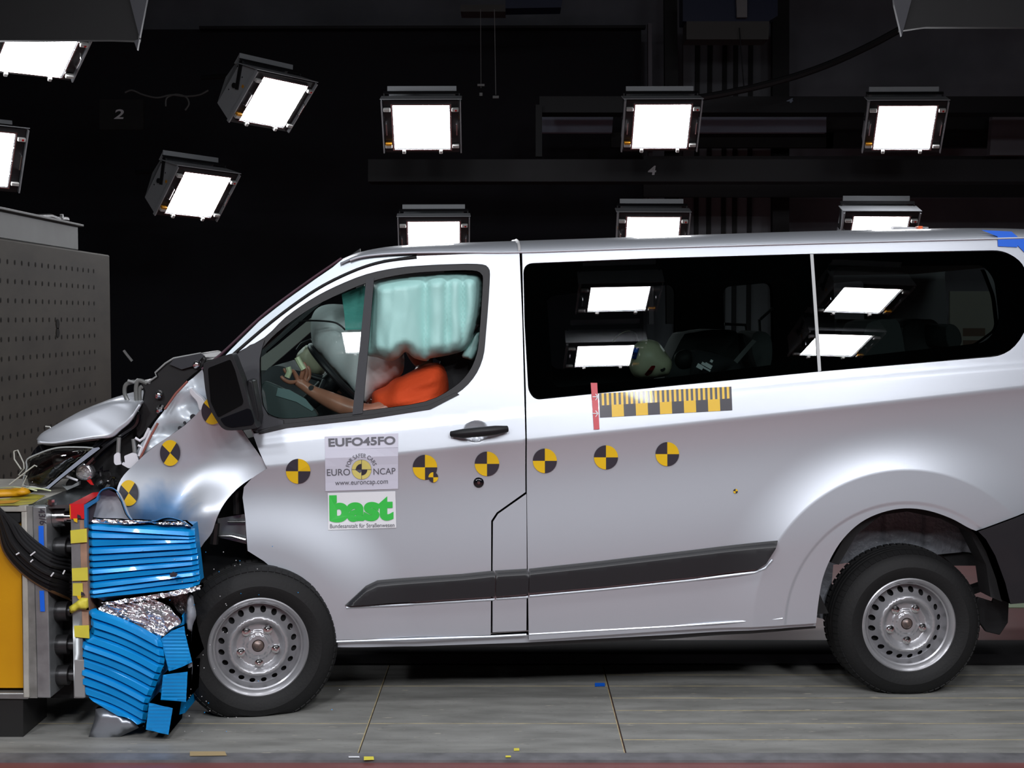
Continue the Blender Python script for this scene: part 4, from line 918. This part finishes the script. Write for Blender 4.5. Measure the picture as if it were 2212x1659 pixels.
while sv > s0 + .004:
    ph = pit*random.uniform(.8, 1.2)
    for f in FS:
        sc_ = max(sv - ph*f, s0+.003); X = []
        for (a1, b1), (a2, b2) in zip(ab_, ab_[1:]+ab_[:1]):
            if (b1 > sc_) != (b2 > sc_): X.append(a1 + (a2-a1)*(sc_-b1)/(b2-b1))
        if len(X) >= 2:
            lo, hi = min(X), max(X); row = []
            for k in range(41):
                t = k/40; A_ = lo + (hi-lo)*t; bend = .010*math.sin(math.pi*t); u = A_*ca - (sc_+bend)*sa; v = A_*sa + (sc_+bend)*ca
                w = pleat(f, .019*(.8+.3*math.sin(i*1.9+t))) + .008*noise.noise(Vector((u*5, v*5, 4+i*.3))) + .02*(1-S_(min(t, 1-t)/.06))
                row.append(Pl(0).P(u, v, TW-.03+w, False))
            rows.append(row)
    sv -= ph; i += 1
lb = grid('lower_block', rows, blue, hb, flip=True); shade(lb, 28)
slab('lower_block_core', wb, [(200, 1345), (255, 1352), (338, 1385), (346, 1430), (316, 1545), (230, 1520), (185, 1480), (184, 1400)], TW-.01, .5, blue, hb, st=.1)
def fin(u, v): return -.0035*abs(math.sin(v*230)) 
def cube_(P, side, w): 
    panel('crushed_cube', Pl(0, fin), P, blue, st=.008, thick=.22, off=w, parent=hb)
cube_([(347, 1380), (372, 1362), (398, 1352), (400, 1368), (415, 1430), (390, 1442), (365, 1450), (356, 1415)], None, TW-.02)
cube_([(352, 1458), (405, 1451), (402, 1516), (347, 1512)], None, TW-.05)
cube_([(322, 1518), (373, 1530), (364, 1587), (315, 1576)], None, TW-.09)
slab('crushed_cube_side', wb, [(348, 1376), (385, 1346), (396, 1325), (398, 1352), (372, 1364)], TW+.02, .3, blue, hb)
slab('crushed_core', wb, [(345, 1380), (400, 1370), (400, 1540), (330, 1560), (318, 1520)], TW+.06, .3, blue, hb)
# foil linings
foW = lambda u, v: .030*noise.noise(Vector(((u*.9-v*.4)*12, (v*.9+u*.4)*70, 1))) + .012*noise.noise(Vector(((u*.9-v*.4)*40, (v*.9+u*.4)*160, 3)))
panel('foil_lining', Pl(0, foW), cr([(212, 1316), (230, 1303), (262, 1296), (300, 1293), (340, 1298), (365, 1312), (385, 1332), (390, 1347), (370, 1358), (352, 1376), (342, 1378), (300, 1360), (255, 1342), (222, 1334)], True, 3), foil_m, st=.007, thick=.05, off=TW-.01, parent=hb)
panel('foil_edge', Pl(0, foW), [(218, 1302), (300, 1289), (405, 1271), (432, 1264), (433, 1273), (405, 1281), (320, 1297), (240, 1307)], foil_m, st=.007, thick=.06, off=TW-.03, parent=hb)
panel('foil_top', Pl(0, foW), [(196, 1120), (290, 1124), (330, 1128), (400, 1126), (414, 1138), (395, 1134), (300, 1131), (200, 1129)], foil_m, st=.008, thick=.03, off=TW-.01, parent=hb)
slab('foil_core', wb, [(232, 1300), (300, 1291), (404, 1274), (404, 1300), (398, 1345), (360, 1372), (300, 1355), (230, 1330)], TW+.05, .3, mat('dark_foil', (.16, .16, .17), .25, .9, bump=1., nscale=40), hb)
# folded cladding sheet: grey inside, blue outside
cf = cr([(197, 1129), (201, 1108), (207, 1085), (216, 1064), (228, 1056), (241, 1055), (252, 1063), (261, 1080), (268, 1098), (276, 1115), (288, 1126), (306, 1129), (335, 1126), (352, 1120), (368, 1119), (390, 1125), (412, 1138)], False, 4)
rows = [[at(x+6*t, y + 4*t, TW-.015+.22*t) for x, y in cf] for t in (0, .25, .5, .75, 1)]
cl = grid('cladding_sheet', rows, [mat('grey_alloy_sheet', (.55, .56, .60), .4, .15), blue_d], hb); md = cl.modifiers.new('t', 'SOLIDIFY'); md.thickness = .004; md.material_offset = 1; md.material_offset_rim = 1; md.offset = 1
panel('cladding_wall', Pl(0), [(200, 1126), (209, 1085), (220, 1063), (235, 1058), (250, 1065), (261, 1085), (270, 1110), (282, 1126)], mat('grey_alloy_sheet', (.42, .43, .46), .4, .7), st=.04, thick=.01, off=TW+.06, parent=hb, surf=False)
slab('blue_frame_edge', wb, [(181, 1091), (205, 1078), (214, 1070), (212, 1082), (188, 1098), (188, 1140), (182, 1140)], TW-.04, .02, blue_d, hb)
slab('frame_window', wb, [(189, 1101), (209, 1086), (198, 1127), (191, 1128)], TW-.02, .01, tblk, hb)
pillow('hanging_alloy_sheet', wb, cr([(213, 1525), (204, 1555), (192, 1590), (190, 1604), (205, 1607), (235, 1606), (262, 1590), (300, 1572), (312, 1562), (270, 1545)], True, 3), TW-.03, .008, mat('thin_alloy', (.34, .36, .40), .35, .7), edge=.03, st=.03, parent=hb)
slab('debris_flake', wb, [(366, 1240), (374, 1235), (384, 1240), (380, 1246), (368, 1247)], TW-.062, .004, tblk, hb)
bp_ = empty('bumper_fragment', at(410, 1390, TY+.12), 'torn pale grey bumper piece standing upright against the front tyre', 'car part'); bp_.location.z = 0; WM[bp_.name] = Matrix.Translation(bp_.location)
pillow('fragment_shell', wb, cr([(405, 1290), (414, 1270), (419, 1300), (424, 1330), (416, 1352), (413, 1395), (416, 1440), (412, 1480), (404, 1440), (402, 1352)], True, 3), TY+.06, .03, mat('dull_grey_plastic', (.26, .28, .32), .35), edge=.02, st=.015, parent=bp_)

# ------------------------------------------------------------ perforated steel block
BX = -2.6
def atx(px, py, X):
    d = ray(px, py); return Vector(CAM + d*((X-0)/d[0]))
T0 = atx(237, 551, BX); yb = T0.y; zb = T0.z
sb = empty('steel_crash_block', (BX-.5, yb-1.5, 0), 'tall rusty perforated steel block standing behind the barrier carrier', 'steel block')
rust = mat('rusty_steel', (.055, .045, .032), .7, .0, noise_amt=.55, nscale=2.2, col2=(.030, .023, .016), stretch=(1, 1, 3))
mb = MB(); mb.box((BX-.75, (yb-1.6)/2, zb/2), (1.5, yb+1.6, zb), 0, None, .01); mb.build('block', rust, sb)
T1 = atx(177, 545, BX); zc = atx(170, 488, BX).z
mb = MB(); mb.box((BX-.75-.02, (T1.y-1.6)/2, (zb+zc)/2), (1.5, T1.y+1.6, zc-zb), 0, None, .008); mb.box((BX-.75+.0, (T1.y-1.6)/2, zc+.006), (1.52, T1.y+1.63, .014), 0, None, .003); mb.build('top_beam', mat('grey_beam_steel', (.075, .078, .075), .5, .3, noise_amt=.4, nscale=4, col2=(.05, .05, .048)), sb)
mb = MB()
for r in range(19):
    z = zb - .115 - r*.100
    for c in range(28):
        y = yb - .35 - c*.105
        if z > .02: mb.add([Vector((BX+.002, y+.009*math.cos(a), z+.014*math.sin(a))) for a in [math.pi/4*k for k in range(8)]], [tuple(range(8))[::-1]])
for z, y in ((zb-.44, yb-1.05), (zb-.49, yb-1.05), (zb-1.04, yb-1.0), (zb-1.1, yb-1.0)): mb.add([Vector((BX+.003, y+.03*math.cos(a), z+.03*math.sin(a))) for a in [math.pi/4*k for k in range(8)]], [tuple(range(8))[::-1]])
tag(mb.build('bolt_hole', mat('hole_dark', (.006, .005, .004), .9), sb), kind='stuff')
mb = MB(); mb.tube([atx(80, 467, BX-.2), atx(110, 466, BX-.2), atx(130, 474, BX-.2)], .012, 6); mb.tube([atx(130, 474, BX-.2), atx(144, 475, BX-.2)], .02, 8); mb.tube([atx(133, 463, BX-.2), atx(134, 474, BX-.2)], .012, 8)
tag(mb.build('shackle', mat('zinc', (.5, .5, .5), .2, .9), None, True), 'small bright cable fitting lying on top of the rusty steel block', 'cable fitting')

# ------------------------------------------------------------ floodlights
def flood():
    """a flood lamp, glass facing -Y, local coordinates"""
    r = bpy.data.objects.new('floodlight', None); S.collection.objects.link(r); r.empty_display_size = .1
    def kid(name, mb, m, sm=False, par=None):
        me = bpy.data.meshes.new(name); me.from_pydata([tuple(v) for v in mb.V], [], mb.F)
        for mm in (m if isinstance(m, list) else [m]): me.materials.append(mm)
        me.polygons.foreach_set('material_index', mb.M)
        o = bpy.data.objects.new(name, me); S.collection.objects.link(o); o.parent = par or r
        if sm: shade(o)
        return o
    w, h = .225, .20; W, H = .30, .24
    mb = MB(); V = [(-W, 0, -H), (W, 0, -H), (W, 0, H), (-W, 0, H), (-W, .20, -H+.02), (W, .20, -H+.02), (W, .20, .15), (-W, .20, .15), (-W*.8, .32, -.05), (W*.8, .32, -.05), (W*.8, .30, .10), (-W*.8, .30, .10)]
    mb.add(V, [(0, 4, 5, 1), (3, 2, 6, 7), (0, 3, 7, 4), (1, 5, 6, 2), (4, 8, 9, 5), (7, 6, 10, 11), (4, 7, 11, 8), (5, 9, 10, 6), (8, 11, 10, 9)])
    hs = kid('housing', mb, lamp_h)
    mb = MB(); mb.box((0, .085, H-.030), (2*W+.05, .21, .006), 0, Matrix.Rotation(-.42, 4, 'X')); mb.box((-W-.014, -.012, 0), (.010, .03, 2*H)); mb.box((W+.014, -.012, 0), (.010, .03, 2*H)); kid('visor', mb, lamp_h)
    mb = MB(); mb.box((0, .26, .185), (2*W-.04, .05, .006), 0, Matrix.Rotation(.9, 4, 'X')); mb.box((0, .28, .15), (2*W-.06, .006, .09)); kid('rear_cowl', mb, lamp_h)
    mb = MB(); mb.box((0, -.006, 0), (2*W, .010, 2*H)); kid('front_plate', mb, lamp_k)
    mb = MB()
    for s in (-1, 1): mb.box((s*(w+.010), -.018, 0), (.008, .014, 2*h+.03)); mb.box((0, -.018, s*(h+.010)), (2*w+.03, .014, .008))
    for s in (-1, 1):
        for z in (-.1, 0, .1): mb.box((s*(w+.010), -.027, z), (.014, .006, .004))
    kid('glass_frame', mb, chrome)
    mb = MB(); n = 6; V = []; Fc = []
    for i in range(n+1):
        for j in range(n+1):
            x = -w + 2*w*i/n; z = -h+2*h*j/n; V.append((x, -.016-.006*(1-(x/w)**2)*(1-(z/h)**2), z))
    for i in range(n):
        for j in range(n): a = i*(n+1)+j; Fc.append((a, a+n+1, a+n+2, a+1))
    mb.add(V, Fc); gl = kid('lamp_glass', mb, E_FAR, True)
    for x, z in ((-W+.028, h-.03), (W-.028, h-.03), (-W+.028, -h+.03), (W-.028, -h+.03)):
        mb = MB(); mb.box((x, -.03, z), (.055, .03, .026), 0, None, .004)
        if x > 0 and z > 0: mb.box((x+.006, -.046, z), (.014, .003, .014), 1)
        if x < 0 and z < 0: mb.box((x, -.03, z+.022), (.05, .03, .018), 2)
        kid('clip', mb, [clipm, redl, orng])
    for x in (-.15, .15): mb = MB(); mb.box((x, -.03, -h-.022), (.026, .03, .03), 0, None, .004); kid('clip', mb, clipm)
    for s in (-1, 1):
        mb = MB(); x = s*(W-.018); mb.tube([(x, -.01, .06), (x+s*.0, -.055, .05), (x, -.055, -.05), (x, -.01, -.06)], .005, 6); kid('handle', mb, chrome, True)
    mb = MB()
    for s in (-1, 1): mb.box((s*(W+.004), .14, .09), (.010, .035, .22), 0, Matrix.Rotation(-.5, 4, 'X')); mb.tube([(s*(W-.001), .13, 0), (s*(W+.014), .13, 0)], .02, 10)
    mb.box((0, .20, .19), (2*W+.02, .035, .008)); kid('yoke', mb, lamp_k)
    mb = MB()
    for s in (-1, 1):
        for y, z in ((.10, .10), (.20, .13), (.16, -.06)): mb.tube([(s*(W-.001), y, z), (s*(W+.005), y, z)], .006, 8)
    kid('side_screw', mb, chrome)
    mb = MB(); mb.tube([(0, .28, .02), (0, .55, -.16), (0, .80, -.36)], .022, 8); kid('hanger_arm', mb, lamp_k, True)
    mb = MB()
    for s in (-1, 1): mb.box((s*(W+.001), .05, .05), (.003, .022, .022))
    kid('side_sticker', mb, orng)
    return r
def dup(r, emit=None):
    c = r.copy(); S.collection.objects.link(c)
    for ch in list(r.children):
        k = ch.copy(); S.collection.objects.link(k); k.parent = c
        if emit and k.name.startswith('lamp_glass'): k.data = k.data.copy(); k.data.materials[0] = emit
    return c
proto = flood(); used = [False]
def lamp(loc, yaw, pitch, roll, label, group, emit=None, sc=1.):
    o = proto if not used[0] else dup(proto, emit); used[0] = True
    o.matrix_basis = Matrix.Translation(loc) @ Matrix.Rotation(yaw, 4, 'Z') @ Matrix.Rotation(pitch, 4, 'X') @ Matrix.Rotation(roll, 4, 'Y') @ Matrix.Scale(sc, 4)
    tag(o, label, 'floodlight', group); return o
GB = 'floodlights on the gantry behind the van'; GL = 'floodlights on the side wall above the steel block'; GN = 'floodlights on the near gantry, seen mirrored in the side glass'
lamp((-.728, 5.399, 3.200), .029, .692, -.008, 'lit floodlight hanging above the windscreen, first of the upper row', GB)
lamp((1.227, 5.614, 3.236), .031, .680, -.009, 'lit floodlight above the beam marked 4, middle of the upper row', GB)
lamp((3.207, 5.538, 3.216), -.12, .701, .018, 'lit floodlight under the sweep of the black cable, above the rear roof', GB)
lamp((-.695, 6.513, 2.343), .055, .617, -.009, 'lit floodlight half hidden by the roof above the cab door', GB)
lamp((1.229, 6.323, 2.373), -.019, .647, .006, 'lit floodlight half hidden by the roof below the beam number', GB)
lamp((3.085, 5.866, 2.353), -.05, .704, .008, 'lit floodlight half hidden by the roof beside the roof sensor', GB)
lamp((-3.22, 3.60, 3.45), .62, 1.05, .02, 'lit floodlight cut off by the grey overhead box', GL)
lamp((-1.881, 5.089, 3.350), .901, .740, .028, 'lit floodlight tilted towards the van with its side plate showing, the higher of two', GL)
lamp((-2.609, 5.657, 2.680), .854, .691, .035, 'lit floodlight tilted towards the van, the lower one nearest the steel block', GL)
lamp((-3.80, 4.06, 2.80), .62, .45, .03, 'lit floodlight cut off by the edge of the frame above the steel block', GL)
# near gantry: mirrored in the glass, so found by reflecting the view off the pane
def mirror_at(px, py, L):
    u, v = body.uv(px, py, .004); P = np.array(body.P(u, v, .004)); e = .01
    du = (Wside(u+e, v)-Wside(u-e, v))/(2*e); dv = (Wside(u, v+e)-Wside(u, v-e))/(2*e)
    n = -body.n + du*body.e + np.array([0, 0, dv]); n /= np.linalg.norm(n)
    d = P-CAM; d /= np.linalg.norm(d); r = d - 2*(d@n)*n; return P + r*L
NL = ['upper floodlight mirrored in the middle side window', 'lower floodlight mirrored in the middle side window', 'upper floodlight mirrored in the rearmost side window', 'lower floodlight mirrored in the rearmost side window']
pos = [mirror_at(1336, 642, 4.7), mirror_at(1305, 765, 5.3), mirror_at(1862, 645, 4.7), mirror_at(1805, 742, 5.3)]
pos += [mirror_at(868, 612, 4.7), mirror_at(803, 735, 5.3), pos[0] - np.array([3.9, 0, 0]), pos[1] - np.array([3.9, 0, 0])]
for i, p in enumerate(pos):
    o = lamp(tuple(p), math.pi + (-.12 if i in (2, 3) else 0.05), 1.40, 0, NL[i] if i < 4 else ['upper', 'lower'][i % 2] + ' floodlight of the near gantry facing the ' + ('driver door' if i < 6 else 'crushed nose'), GN, E_NEAR)
# overhead boxes whose folded edges hang into view
bgy = mat('overhead_box_paint', (.012, .012, .013), .6); bgl = mat('overhead_edge_sheet', (.07, .072, .085), .5, .1)
o1 = empty('overhead_light_box', at(150, 60, 2.2), 'dark overhead light box with a pointed folded edge above the wall lamps', 'light box', 'overhead light boxes')
slab('box_side', wb, [(-500, -120), (272, -120), (300, 62), (299, 88), (236, 86), (-500, 90)], 2.2, .05, bgy, o1, st=.3)
slab('folded_edge', wb, [(250, -120), (340, -120), (296, 108), (289, 88), (302, 84)], 2.16, .03, bgl, o1, st=.3)
o2 = empty('overhead_light_box', at(2100, 60, 2.2), 'dark overhead light box with a pointed folded edge above the rear roof', 'light box', 'overhead light boxes')
slab('box_side', wb, [(1970, -120), (2800, -120), (2800, 60), (2000, 58), (1945, 66)], 2.2, .05, bgy, o2, st=.3)
slab('folded_edge', wb, [(1920, -120), (1985, -120), (1969, 0), (1948, 78), (1944, 60), (1932, 10)], 2.16, .03, bgl, o2, st=.3)
# near-side overhead lamp bank, out of view, added for a top-lit look
for i, x in enumerate((-2.2, -.4, 1.4, 3.2)):
    lamp((x, -1.6, 4.9), math.pi, 1.25, 0, 'downward floodlight high above the %s' % ('barrier block', 'driver door', 'middle side window', 'rear wheel')[i].replace('middle side', 'wide middle side'), 'overhead floodlights above the van', E_TOP_ADDED, 1.6)  # added floodlights, out of view, to light the van from above

# ------------------------------------------------------------ hall
def struct(name, o): o.name = name; o['kind'] = 'structure'; return o
yN = atz(1100, 1641).y; yE = atz(1100, 1626).y; yF = atz(1100, 1437).y; yR = atz(1100, 1415).y
redf = mat('red_floor_paint', (.17, .055, .052), .45, noise_amt=.35, nscale=5, col2=(.13, .045, .042))
def quadz(name, x0, x1, y0, y1, z0, z1, m):
    mb = MB(); mb.box(((x0+x1)/2, (y0+y1)/2, (z0+z1)/2), (x1-x0, y1-y0, z1-z0)); return struct(name, mb.build(name, m))
quadz('floor', -12, 14, -9, 13, -.30, -.012, redf)
quadz('floor_edge', -12, 14, yN, yE, -.012, -.001, mat('grey_steel_edge', (.20, .20, .21), .5, .3, noise_amt=.3, nscale=10))
def padmat():
    m = bpy.data.materials.new('worn_grey_boards'); m.use_nodes = True; nt = m.node_tree; b = nt.nodes['Principled BSDF']; b.inputs['Roughness'].default_value = .62
    tc = nt.nodes.new('ShaderNodeTexCoord'); mp = nt.nodes.new('ShaderNodeMapping'); mp.inputs['Scale'].default_value = (1, 4, 1); nt.links.new(tc.outputs['Object'], mp.inputs[0])
    def nz(sc, det=5, vec=mp): 
        n = nt.nodes.new('ShaderNodeTexNoise'); n.inputs['Scale'].default_value = sc; n.inputs['Detail'].default_value = det; nt.links.new(vec.outputs[0], n.inputs['Vector']); return n
    def ramp(n, p0, p1, c0, c1):
        r = nt.nodes.new('ShaderNodeValToRGB'); r.color_ramp.elements[0].position = p0; r.color_ramp.elements[1].position = p1
        r.color_ramp.elements[0].color = (*c0, 1); r.color_ramp.elements[1].color = (*c1, 1); nt.links.new(n.outputs['Fac'], r.inputs[0]); return r
    A = ramp(nz(3), .3, .7, (.155, .155, .145), (.265, .265, .25)); B = ramp(nz(26, 8), .62, .72, (0,)*3, (1,)*3); C = ramp(nz(9, 9), .66, .70, (0,)*3, (1,)*3)
    m1 = nt.nodes.new('ShaderNodeMixRGB'); nt.links.new(B.outputs[0], m1.inputs[0]); nt.links.new(A.outputs[0], m1.inputs[1]); m1.inputs[2].default_value = (.12, .12, .11, 1)
    m2 = nt.nodes.new('ShaderNodeMixRGB'); nt.links.new(C.outputs[0], m2.inputs[0]); nt.links.new(m1.outputs[0], m2.inputs[1]); m2.inputs[2].default_value = (.36, .34, .29, 1); nt.links.new(m2.outputs[0], b.inputs['Base Color'])
    return m
pm = padmat(); gold = mat('raw_board_edge', (.46, .38, .21), .7, noise_amt=.5, nscale=14, col2=(.18, .17, .13))
L_ = [yE, atz(1100, 1598).y, atz(1100, 1563).y, atz(1100, 1535).y, atz(1100, 1508).y, atz(1100, 1482).y, atz(1100, 1458).y, yF]
xa = atz(800, 1550).x; xb_ = atz(1328, 1545).x
for i, (x0, x1) in enumerate(((-12, xa), (xa+.006, xb_), (xb_+.008, 14))):
    mb = MB()
    for a, b in zip(L_, L_[1:]): mb.box(((x0+x1)/2, (a+b)/2, -.006), (x1-x0, b-a-.003, .012), 0)
    for k, y in enumerate(L_[1:-1]):
        if i == 2 or k in (1, 4): mb.box(((x0+x1)/2, y, -.0015), (x1-x0, .0055, .0045), 1)
    mb.box((x1, (yE+yF)/2, -.002), (.004, yF-yE, .0045), 1)
    struct('floor_board_panel', mb.build('floor_board_panel', [pm, gold]))
quadz('floor_rail', -12, 14, yF+.02, yR, -.012, .004, darkmet)
quadz('floor_channel', -12, 14, yR, yR+.35, -.011, -.008, dark)
quadz('floor_line', 3.2, 14, atz(2190, 1343).y-.03, atz(2190, 1343).y+.03, -.012, -.008, mat('green_line', (.30, .38, .24), .5)); quadz('floor_line', 2.8, 14, atz(2190, 1305).y-.05, atz(2190, 1305).y+.12, -.012, -.008, mat('green_line', (0, 0, 0)))
# taped scraps on the floor
def scrap(x, y, w, h, m, lab):
    V = [atz(x-w, y-h, .002), atz(x-w, y+h, .002), atz(x+w, y+h*.8, .002), atz(x+w*.9, y-h, .004)]
    o = mesh('tape_scrap', V, [(0, 1, 2, 3)], m, None, False); tag(o, lab, 'tape scrap'); return o
scrap(797, 1638, 11, 4, ytape, 'yellow tape scrap by the board joint nearest the front wheel')
scrap(1116, 1619, 6, 3, ytape, 'small yellow tape scrap between the two board joints, further from the edge'); scrap(1098, 1634, 6, 2, ytape, 'small yellow tape scrap between the two board joints, at the edge')
scrap(1296, 1479, 11, 4, btape, 'blue tape scrap on the boards under the van'); scrap(765, 1635, 12, 1.5, white_ink, 'thin white tape scrap by the front board joint')
scrap(450, 1628, 40, 5, mat('tan_mark', (.36, .27, .14), .7), 'tan worn patch on the floor below the front wheel')
# walls
quadz('wall_back', -14, 16, 11.0, 11.2, -.01, 9, mat('hall_wall_grey', (.34, .35, .40), .8, noise_amt=.1, nscale=1)); quadz('ceiling', -14, 16, -10, 11.2, 8.6, 8.8, mat('hall_ceiling', (.03, .03, .032), .9))
quadz('wall_left', -7.2, -7.0, -10, 11.2, -.01, 9, mat('hall_black', (.012, .012, .014), .9)); quadz('wall_right', 9.5, 9.7, -10, 11.2, -.01, 9, mat('hall_right', (.03, .03, .032), .9))
quadz('wall_front', -14, 16, -10.2, -10, -.01, 9, mat('hall_black', (0, 0, 0)))
def back(name, P, Y, m, lab, cat, d=.12, group=None):
    return tag(slab(name, wb, P, Y, d, m, None, st=1.), lab, cat, group)
dcol = mat('steel_dark_paint', (.010, .010, .013), .6); pcol = mat('panel_lavender_grey', (.30, .36, .46), .7); gcol = mat('panel_grey', (.22, .22, .25), .8)
back('black_curtain', [(-700, 65), (1385, 62), (1390, 700), (1390, 1200), (-700, 1200)], 10.2, mat('black_curtain_cloth', (.020, .021, .028), .95), 'black curtain hanging across the hall behind the wall lamps', 'curtain', .05)
b1 = back('gantry_beam', [(795, 344), (2900, 344), (2900, 392), (795, 392)], 7.1, dcol, 'dark horizontal gantry beam carrying the white number 4', 'beam', .3, 'gantry beams')
text('lettering', '4', [(1401, 358), (1419, 358), (1416, 378), (1399, 378)], white_ink, b1, .03, 7.09, wb)
b2 = back('gantry_beam', [(1165, 208), (2900, 208), (2900, 243), (1165, 243)], 7.6, dcol, 'dark horizontal gantry beam across the grey wall, the higher one with a faint 4', 'beam', .3, 'gantry beams')
text('lettering', '4', [(1701, 212), (1715, 212), (1712, 222), (1698, 222)], pcol, b2, .03, 7.59, wb)
back('gantry_post', [(1157, 226), (1171, 226), (1171, 338), (1157, 338)], 7.5, dcol, 'short dark post at the end of the upper gantry beam', 'post')
back('grey_wall_panel', [(1171, 244), (1325, 244), (1322, 286), (1171, 286)], 8.6, pcol, 'grey panel between the two upper middle floodlights', 'panel', .1, 'grey panels')
back('grey_wall_panel', [(1500, 244), (1785, 244), (1785, 286), (1500, 286)], 8.6, pcol, 'long grey panel beside the middle upper floodlight', 'panel', .1, 'grey panels')
back('grey_wall_panel', [(2145, 240), (2215, 240), (2215, 335), (2138, 335)], 8.6, gcol, 'grey panel crossed by diagonal bars', 'panel', .1, 'grey panels')
back('dark_screen', [(1785, 210), (2140, 210), (2140, 318), (1785, 318)], 9.0, dcol, 'dark screen behind the floodlight over the rear roof', 'screen')
back('dark_screen', [(1320, 286), (1800, 286), (1800, 318), (1320, 318)], 9.0, dcol, 'narrow dark strip below the long grey panel', 'screen')
back('dark_screen', [(1390, 337), (2900, 337), (2900, 425), (1390, 425)], 9.0, dcol, 'dark band behind the lower gantry beam', 'screen')
back('hall_column', [(1669, -60), (1705, -60), (1705, 900), (1669, 900)], 9.6, dcol, 'dark steel column behind the upper beam', 'column')
back('hall_column', [(1435, -60), (1462, -60), (1470, 700), (1440, 700)], 9.6, dcol, 'dark steel column behind the middle floodlight', 'column')
back('hall_column', [(1400, 50), (1408, 50), (1412, 700), (1402, 700)], 9.5, gcol, 'slim grey pole beside the curtain edge', 'column')
cg = back('cladding_panel', [(1476, 80), (1668, 80), (1668, 900), (1476, 900)], 10.3, mat('clad_grey', (.28, .29, .32), .8), 'ribbed grey wall cladding between the two dark columns', 'cladding')
mb = MB()
for x in (1505, 1532, 1564, 1588, 1620): mb.box(at(x, 300, 10.28), (.05, .04, 6))
mb.build('cladding_rib', dcol, cg)
back('wall_cable_duct', [(1395, 60), (430, 62), (430, 56), (1395, 54)], 10.0, dcol, 'thin dark duct along the top of the black curtain', 'duct')
ch = tubes('drag_chain', [[at(x, y, 6.8) for x, y in cr([(1505, 212), (1560, 203), (1640, 186), (1720, 164), (1800, 135), (1880, 98), (1940, 66), (1990, 40)], False, 5)]], .032, mat('chain_black', (.016, .016, .018), .5)); tag(ch, 'thick black cable chain sweeping up to the overhead box', 'cable chain')
h1 = back('hoist_trolley', [(1483, 46), (1662, 46), (1660, 85), (1483, 85)], 8.2, mat('hoist_grey', (.11, .11, .105), .7), 'grey hoist block with blue parts hanging over the ribbed cladding', 'hoist', .3)
slab('blue_body', wb, [(1475, -40), (1680, -40), (1680, 34), (1660, 46), (1475, 46)], 8.2, .3, mat('dark_blue_paint', (.015, .025, .075), .5), h1)
slab('hook_plate', wb, [(1590, -20), (1614, -20), (1614, 37), (1592, 37)], 8.1, .05, mat('plate_white', (.30, .30, .31), .5), h1)
mb = MB(); mb.tube([at(1597, 60, 8.1), at(1607, 190, 8.1)], .006, 6); mb.build('hoist_cable', dcol, h1)
h2 = back('hoist_trolley', [(995, 10), (1092, 10), (1092, 25), (995, 25)], 8.2, mat('hoist_grey', (0, 0, 0)), 'hoist plate at the top edge above the curtain', 'hoist', .3)
slab('blue_body', wb, [(1092, -20), (1218, -20), (1212, 16), (1092, 18)], 8.2, .3, mat('dark_blue_paint', (0, 0, 0)), h2)
mb = MB(); mb.tube([at(1068, 20, 8), at(1071, 205, 8)], .004, 6); mb.box(at(1071, 210, 8), (.06, .03, .025)); mb.box(at(1039, 184, 8), (.07, .03, .02)); mb.box(at(1039, 204, 8), (.03, .03, .03)); mb.tube([at(1038, 20, 8), at(1039, 190, 8)], .003, 6)
tag(mb.build('sensor_pendant', mat('pendant_grey', (.3, .3, .3), .4), None), 'small grey sensor pendants on thin wires between two upper floodlights', 'sensor')
n2 = back('number_plate_panel', [(215, 215), (310, 215), (310, 280), (215, 280)], 7.0, mat('panel_black', (.010, .010, .011), .8), 'black panel with a white 2 between the wall lamps', 'panel', .04)
text('lettering', '2', [(250, 236), (271, 236), (266, 257), (246, 257)], white_ink, n2, .02, 6.99, wb)
w1 = tubes('lamp_cable', [[at(x, y, 6.0) for x, y in cr([(270, 200), (285, 195), (310, 205), (340, 211), (370, 205), (400, 208), (430, 205), (450, 195)], False, 4)], [at(x, y, 6.0) for x, y in cr([(358, 230), (360, 212), (380, 204), (402, 210), (408, 225), (400, 238)], False, 4)]], .008, mat('cable_grey', (.10, .10, .10), .5), joined=True); tag(w1, 'looped grey cable feeding the higher tilted wall lamp', 'cable')
po = back('wall_notice_board', [(2052, 629), (2160, 629), (2175, 760), (2052, 760)], 8.8, mat('poster_green', (.42, .46, .40), .7), 'pale poster board seen through the rearmost side window', 'poster', .04)
decal('poster_picture', [([(2080, 709), (2128, 709), (2128, 726), (2080, 726)], 0), ([(2080, 735), (2128, 735), (2128, 745), (2080, 745)], 0)], [mat('poster_brown', (.18, .13, .10), .7)], po, 8.79, wb)
bits = MB(); random.seed(11)
for k in range(90):
    x = random.gauss(420, 90); y = random.uniform(1180, 1600); yy = -.42 + random.random()*.1
    p = at(x, min(y, 1580), yy-.05); bits.box(p, (.003, .002, .003), 0 if k % 4 else 1, Matrix.Rotation(k, 4, 'X'))
bits.build('paint_speck', [mat('speck_grey', (.5, .5, .5), .5), blue]).name = 'flying_specks'
tag(S.objects['flying_specks'], 'tiny paint specks flying around the front tyre', 'debris', None, 'stuff')
mb = MB(); mb.tube([flat.p(267, 757, .3), flat.p(273, 765, .3), flat.p(285, 780, .3)], .006, 6); tag(mb.build('flying_clip', mat('cable_grey', (0, 0, 0)), None, True), 'small grey clip flying above the bonnet', 'debris')
